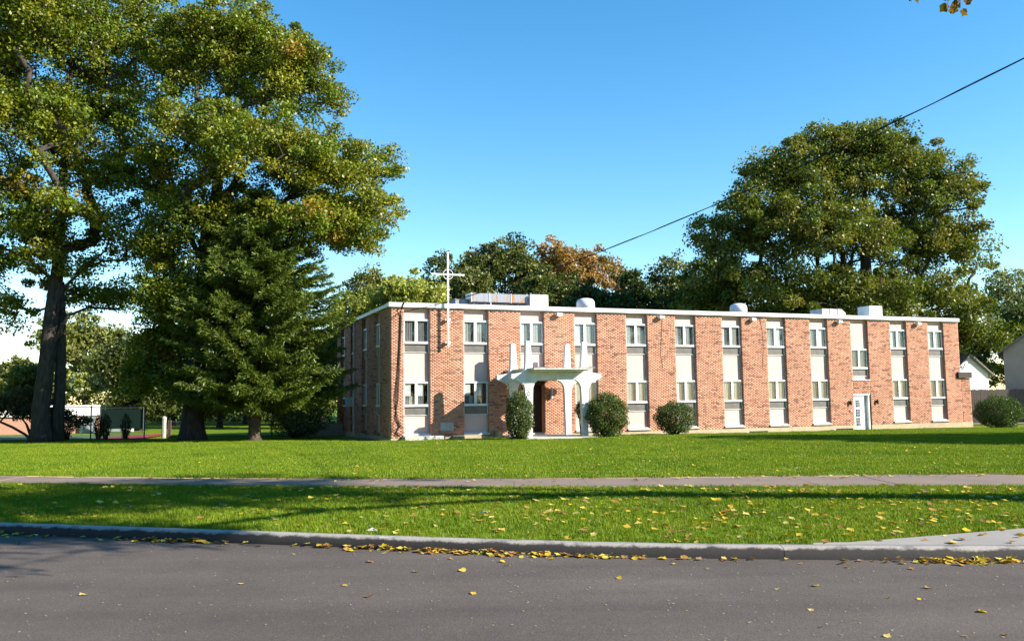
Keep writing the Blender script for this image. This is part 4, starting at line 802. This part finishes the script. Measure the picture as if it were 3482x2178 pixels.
def gnode(obj, inst, density, smin, smax, seed):
    ng = bpy.data.node_groups.new('grass_scatter', 'GeometryNodeTree'); ng.interface.new_socket('Geometry', in_out='INPUT', socket_type='NodeSocketGeometry'); ng.interface.new_socket('Geometry', in_out='OUTPUT', socket_type='NodeSocketGeometry')
    N = ng.nodes; L = ng.links; gi = N.new('NodeGroupInput'); go = N.new('NodeGroupOutput'); dp = N.new('GeometryNodeDistributePointsOnFaces'); dp.inputs['Density'].default_value = density; dp.inputs['Seed'].default_value = seed
    ip = N.new('GeometryNodeInstanceOnPoints'); oi = N.new('GeometryNodeObjectInfo'); oi.inputs[0].default_value = inst; oi.inputs['As Instance'].default_value = True
    rv = N.new('FunctionNodeRandomValue'); rv.data_type = 'FLOAT_VECTOR'; rv.inputs[0].default_value = (-.08, -.08, 0); rv.inputs[1].default_value = (.08, .08, 6.28); rs = N.new('FunctionNodeRandomValue'); rs.data_type = 'FLOAT'; rs.inputs[2].default_value = smin; rs.inputs[3].default_value = smax
    L.new(gi.outputs[0], dp.inputs[0]); L.new(dp.outputs['Points'], ip.inputs['Points']); L.new(oi.outputs['Geometry'], ip.inputs['Instance']); L.new(rv.outputs[0], ip.inputs['Rotation']); L.new(rs.outputs[1], ip.inputs['Scale']); L.new(ip.outputs[0], go.inputs[0])
    md = obj.modifiers.new('grass', 'NODES'); md.node_group = ng
GC = [(.148, .25, .010), (.175, .28, .012), (.12, .215, .009), (.23, .285, .024), (.205, .27, .016)]
def blade_mat():
    m = leafmat('grass_blade', .3, .012); N = m.node_tree.nodes; L = m.node_tree.links; a = [q for q in N if q.bl_idname == 'ShaderNodeAttribute'][0]
    g = N.new('ShaderNodeNewGeometry'); n = noise(N, L, g.outputs['Position'], .45, 6, .7); rr_ = ramp(N, [(.28, (.52, .64, .7)), (.5, (1, 1, 1)), (.70, (1.4, 1.12, 1.4))]); L.new(n.outputs[0], rr_.inputs[0])
    tos = [l.to_socket for l in a.outputs['Color'].links]; c = mixc(N, L, a.outputs['Color'], rr_.outputs[0], 1., 'MULTIPLY')
    for t_ in tos: L.new(c, t_)
    return m
M['blade'] = blade_mat()
c1 = link('grass_tuft', clump('grass_tuft', 22, .075, .05, .0026, GC), M['blade'], None, (0, -20, -3)); c2 = link('grass_tuft', clump('grass_tuft', 90, .2, .042, .0042, GC), M['blade'], None, (1, -20, -3))
for c in (c1, c2): tag(c, None, None, kind='stuff')
xs = np.arange(-13, 12.01, .5)
vg = link('verge_grass', sheet('verge_grass', lambda x: YC(x)+.22+np.clip((x-3.8)*.42, 0, 3.1), lambda x: SN(x)-.03, .165, .215, None, 10, xs), M['blade']); tag(vg, 'short mown grass on the verge between kerb and sidewalk', 'grass', kind='stuff'); gnode(vg, c1, 150, .7, 1.3, 3)
V = []; F = []; xs = np.arange(-30, 31, 1.0); yy = np.concatenate([np.arange(0, 12, .5), np.arange(12, 32, 1.0)])
for d in yy:
    y = SF(xs)+.06+d; V.append(np.stack([xs, y, lawn_z(y)+.02*np.sin(xs*.21+d*.3)*np.clip(d/6, 0, 1)], 1))
V = np.concatenate(V); n = len(xs); F = []
lc_b = np.array([FN[0], FN[1]])
for j in range(len(yy)-1):
    for i in range(n-1):
        c = V[j*n+i]; sN = (c[:2]-BC)@FN; sD = (c[:2]-BC)@FD
        if abs(c[0]) < .63*c[1]+1 and (sN > 1.0 or sD < -2.5) and not (sN < 4.2 and 4.6 < sD < 9.2): F.append((j*n+i, j*n+i+1, (j+1)*n+i+1, (j+1)*n+i))
lg = link('lawn_grass', npmesh('lawn_grass', V, F), M['blade']); tag(lg, 'mown lawn grass in front of the brick building', 'grass', kind='stuff'); gnode(lg, c2, 24, .7, 1.3, 5)

# ------------------------------------------------------------------ fallen leaves and litter
def leafshape(k, col):
    pts = []; nl = 5
    for i in range(nl*2):
        a = -math.pi/2+(i+.5)*2*math.pi/(nl*2); r_ = .5 if i % 2 else .37; r_ *= random.uniform(.75, 1.15); pts.append((r_*math.cos(a), r_*math.sin(a)))
    cu = random.uniform(.15, .5); V = [(0, 0, .03)]+[(x, y, .04+cu*(x*x)+.12*random.random()) for x, y in pts]; F = [(0, i+1, (i+1) % (2*nl)+1) for i in range(2*nl)]
    me = npmesh('fallen_leaf', V, F, np.repeat([col], len(V), 0)); me.materials.append(M['litter']); return me
LC = [(.62, .42, .03), (.55, .36, .035), (.68, .52, .08), (.42, .22, .05), (.30, .15, .05), (.60, .46, .15), (.48, .42, .06), (.36, .24, .12)]
LM = [leafshape(k, LC[k % 8]) for k in range(16)]
from mathutils import Euler
tv = []; tf = []; tcl = []
for c0 in [at(3235, 8, 7.2), at(3262, -2, 7.25), at(3290, 4, 7.3), at(3222, -10, 7.1), at(3095, -6, 7.2), at(3300, -36, 7.4), at(3180, -56, 7.2), at(3248, 20, 7.2)]:
    for k in range(5):
        me = random.choice(LM); m_ = np.array(Euler((random.uniform(.6, 2.4), random.uniform(-.8, .8), random.random()*6.28)).to_matrix()); v = np.array([q.co for q in me.vertices])@m_.T*random.uniform(.06, .10)+c0+rng.normal(size=3)*.045-b0; n0 = sum(len(q) for q in tv); tv.append(v); nn_ = len(v)-1
        tf += [(n0, n0+i+1, n0+(i+1) % nn_+1) for i in range(nn_)]; tcl.append(np.repeat([np.array(random.choice(AU))*random.uniform(.5, 1.1)], len(v), 0))
link('branch_tip_leaves', npmesh('branch_tip_leaves', np.concatenate(tv), tf, np.concatenate(tcl)), M['leaf'], st)
places = []                                                                # (x,y,z,size,where)
def verge_z(x, y): v = (y-YC(x)-.17)/(SN(x)-YC(x)-.15); return .165+.05*v
for i in range(1900):
    x = random.uniform(-11, 10); v = random.random()**.9; y = YC(x)+.25+(SN(x)-YC(x)-.35)*v; dens = np.clip((x+9)/12, .25, 1)
    if random.random() < dens: places.append((x, y, float(verge_z(x, y))+random.uniform(.02, .05), random.uniform(.06, .14), 'verge'))
for (cx, sd_, nn) in ((-4.7, .55, 60), (-.9, .9, 150), (.6, .6, 50), (5.3, .5, 110), (-8, .8, 50), (2.5, 1.5, 30)):
    for i in range(nn):
        x = random.gauss(cx, sd_); y = YC(x)-abs(random.gauss(0, .10))-.02; places.append((x, y, ROADZ+random.uniform(0, .05)*max(0, 1-abs(YC(x)-y)/.2), random.uniform(.06, .13), 'gutter'))
for i in range(60):
    x = random.uniform(-7, 7); y = YC(x)-random.random()**1.6*6-.2; places.append((x, max(y, 3.9), ROADZ, random.uniform(.05, .11), 'road'))
for i in range(110):
    x = random.uniform(-9, 11); y = SF(x)-abs(random.gauss(0, .35)); places.append((x, y, .23, random.uniform(.06, .13), 'walk'))
for i in range(1300):
    x = random.uniform(-14, 18); y = SF(x)+random.random()**1.5*20+.03; dens = np.clip((x+12)/16, .1, 1)
    if random.random() < dens: places.append((x, y, float(lawn_z(y))+.035, random.uniform(.045, .10), 'lawn'))
def scr(p): return p[3]/math.hypot(p[0], p[1]) if abs(p[0]) < .6*p[1] else 0
places.sort(key=scr, reverse=True)
lab = {'verge': ('curled fallen leaf lying in the verge grass', 'leaves on the verge'), 'gutter': ('fallen leaf gathered in the gutter against the kerb', 'leaves in the gutter'), 'road': ('stray fallen leaf lying out on the asphalt', 'leaves on the road'), 'walk': ('fallen leaf lying on the sidewalk edge', 'leaves on the sidewalk'), 'lawn': ('fallen leaf on the front lawn', 'leaves on the lawn')}
def rot(): return (random.uniform(-.32, .32), random.uniform(-.32, .32), random.random()*6.28)
CN = ['golden yellow', 'dull yellow', 'pale yellow', 'orange brown', 'dark brown', 'straw coloured', 'olive yellow', 'grey brown']
def leaf_label(p, k):
    c = CN[k % 8]; x = p[0]
    if p[4] == 'gutter': z = 'leaf in the gutter pile at the left' if x < -3 else 'leaf in the long gutter drift below the portico' if x < 1.7 else 'leaf in the thin gutter litter right of the drift' if x < 4 else 'leaf in the gutter pile below the driveway apron'
    elif p[4] == 'verge': z = 'leaf in the verge grass, left third' if x < -2 else 'leaf in the verge grass, middle third' if x < 2.5 else 'leaf in the verge grass, right third'
    elif p[4] == 'road': z = 'leaf lying out on the asphalt, left half' if x < 0 else 'leaf lying out on the asphalt, right half'
    else: z = 'leaf on the ' + {'walk': 'sidewalk edge', 'lawn': 'front lawn'}[p[4]]
    return c+' fallen '+z
for p in places[:300]:
    k = random.choice([0, 1, 2, 3, 4, 5, 8, 9, 10, 11, 12, 13] if p[4] != 'gutter' else list(range(16)))
    o = link('fallen_leaf', LM[k], None, None, p[:3]); o.scale = (p[3],)*3; o.rotation_euler = rot(); tag(o, leaf_label(p, k), 'leaf', lab[p[4]][1])
VV = []; FF = []; CC = []
def addleaf(p, me):
    n_ = len(me.vertices); v = np.empty(n_*3, np.float32); me.vertices.foreach_get('co', v); v = v.reshape(-1, 3); from mathutils import Euler
    m_ = np.array(Euler(rot()).to_matrix()); b_ = sum(len(q) for q in VV); VV.append(v@m_.T*p[3]+np.array(p[:3])); FF.extend([(b_, b_+i+1, b_+(i+1) % (n_-1)+1) for i in range(n_-1)]); CC.append(np.repeat([np.array(LC[random.randrange(8)])*random.uniform(.8, 1.1)], n_, 0))
for p in places[300:]: addleaf(p, random.choice(LM))
tag(link('leaf_litter', npmesh('leaf_litter', np.concatenate(VV), FF, np.concatenate(CC)), M['litter']), 'scattered small fallen leaves over lawn, verge and gutter', 'leaf litter', kind='stuff')
# crumbs of leaf on the asphalt
n = 1700; x = rng.uniform(-8, 8, n); y = 3.6+(YC(x)-3.6)*rng.random(n)**.7; P = np.stack([x, y, np.full(n, ROADZ+.006)], 1); a = rng.random(n)*6.28; s = rng.uniform(.003, .013, n)
v = np.stack([P+np.stack([np.cos(a+k)*s*q, np.sin(a+k)*s*q, 0*s+.002*(k > 1)], 1) for k, q in ((0, 1.6), (1.57, .7), (3.14, 1.6), (4.71, .7))], 1).reshape(-1, 3)
col = np.array([(.45, .30, .14), (.5, .4, .28), (.34, .2, .08), (.42, .38, .34)])[rng.choice(4, n)]; tag(link('road_crumbs', npmesh('road_crumbs', v, np.arange(4*n).reshape(n, 4), np.repeat(col, 4, 0)), M['litter']), 'crumbs of dry leaf and grit on the asphalt', 'grit', kind='stuff')
for (px, py, Yv, lb) in ((1641, 1729, 13.6, 'crumpled white paper scrap in the middle of the verge'), (1266, 1790, 12.2, 'small white paper scrap near the kerb joint')):
    q = at(px, py, Yv); mb = MB(); pts = [(random.uniform(-.09, .09), random.uniform(-.06, .06), random.uniform(.0, .07)) for _ in range(7)]; mb.add(pts, [(0, 1, 2), (1, 3, 2), (2, 3, 4), (3, 5, 4), (4, 5, 6), (5, 0, 6), (0, 2, 6)])
    o = mb.build('paper_scrap', M['blind'], None, (q[0], Yv, float(verge_z(q[0], Yv))+.03)); tag(o, lb, 'litter')
print('needles', nsp, 'tris', sum(len(o.data.polygons) for o in bpy.data.objects if o.type == 'MESH'))
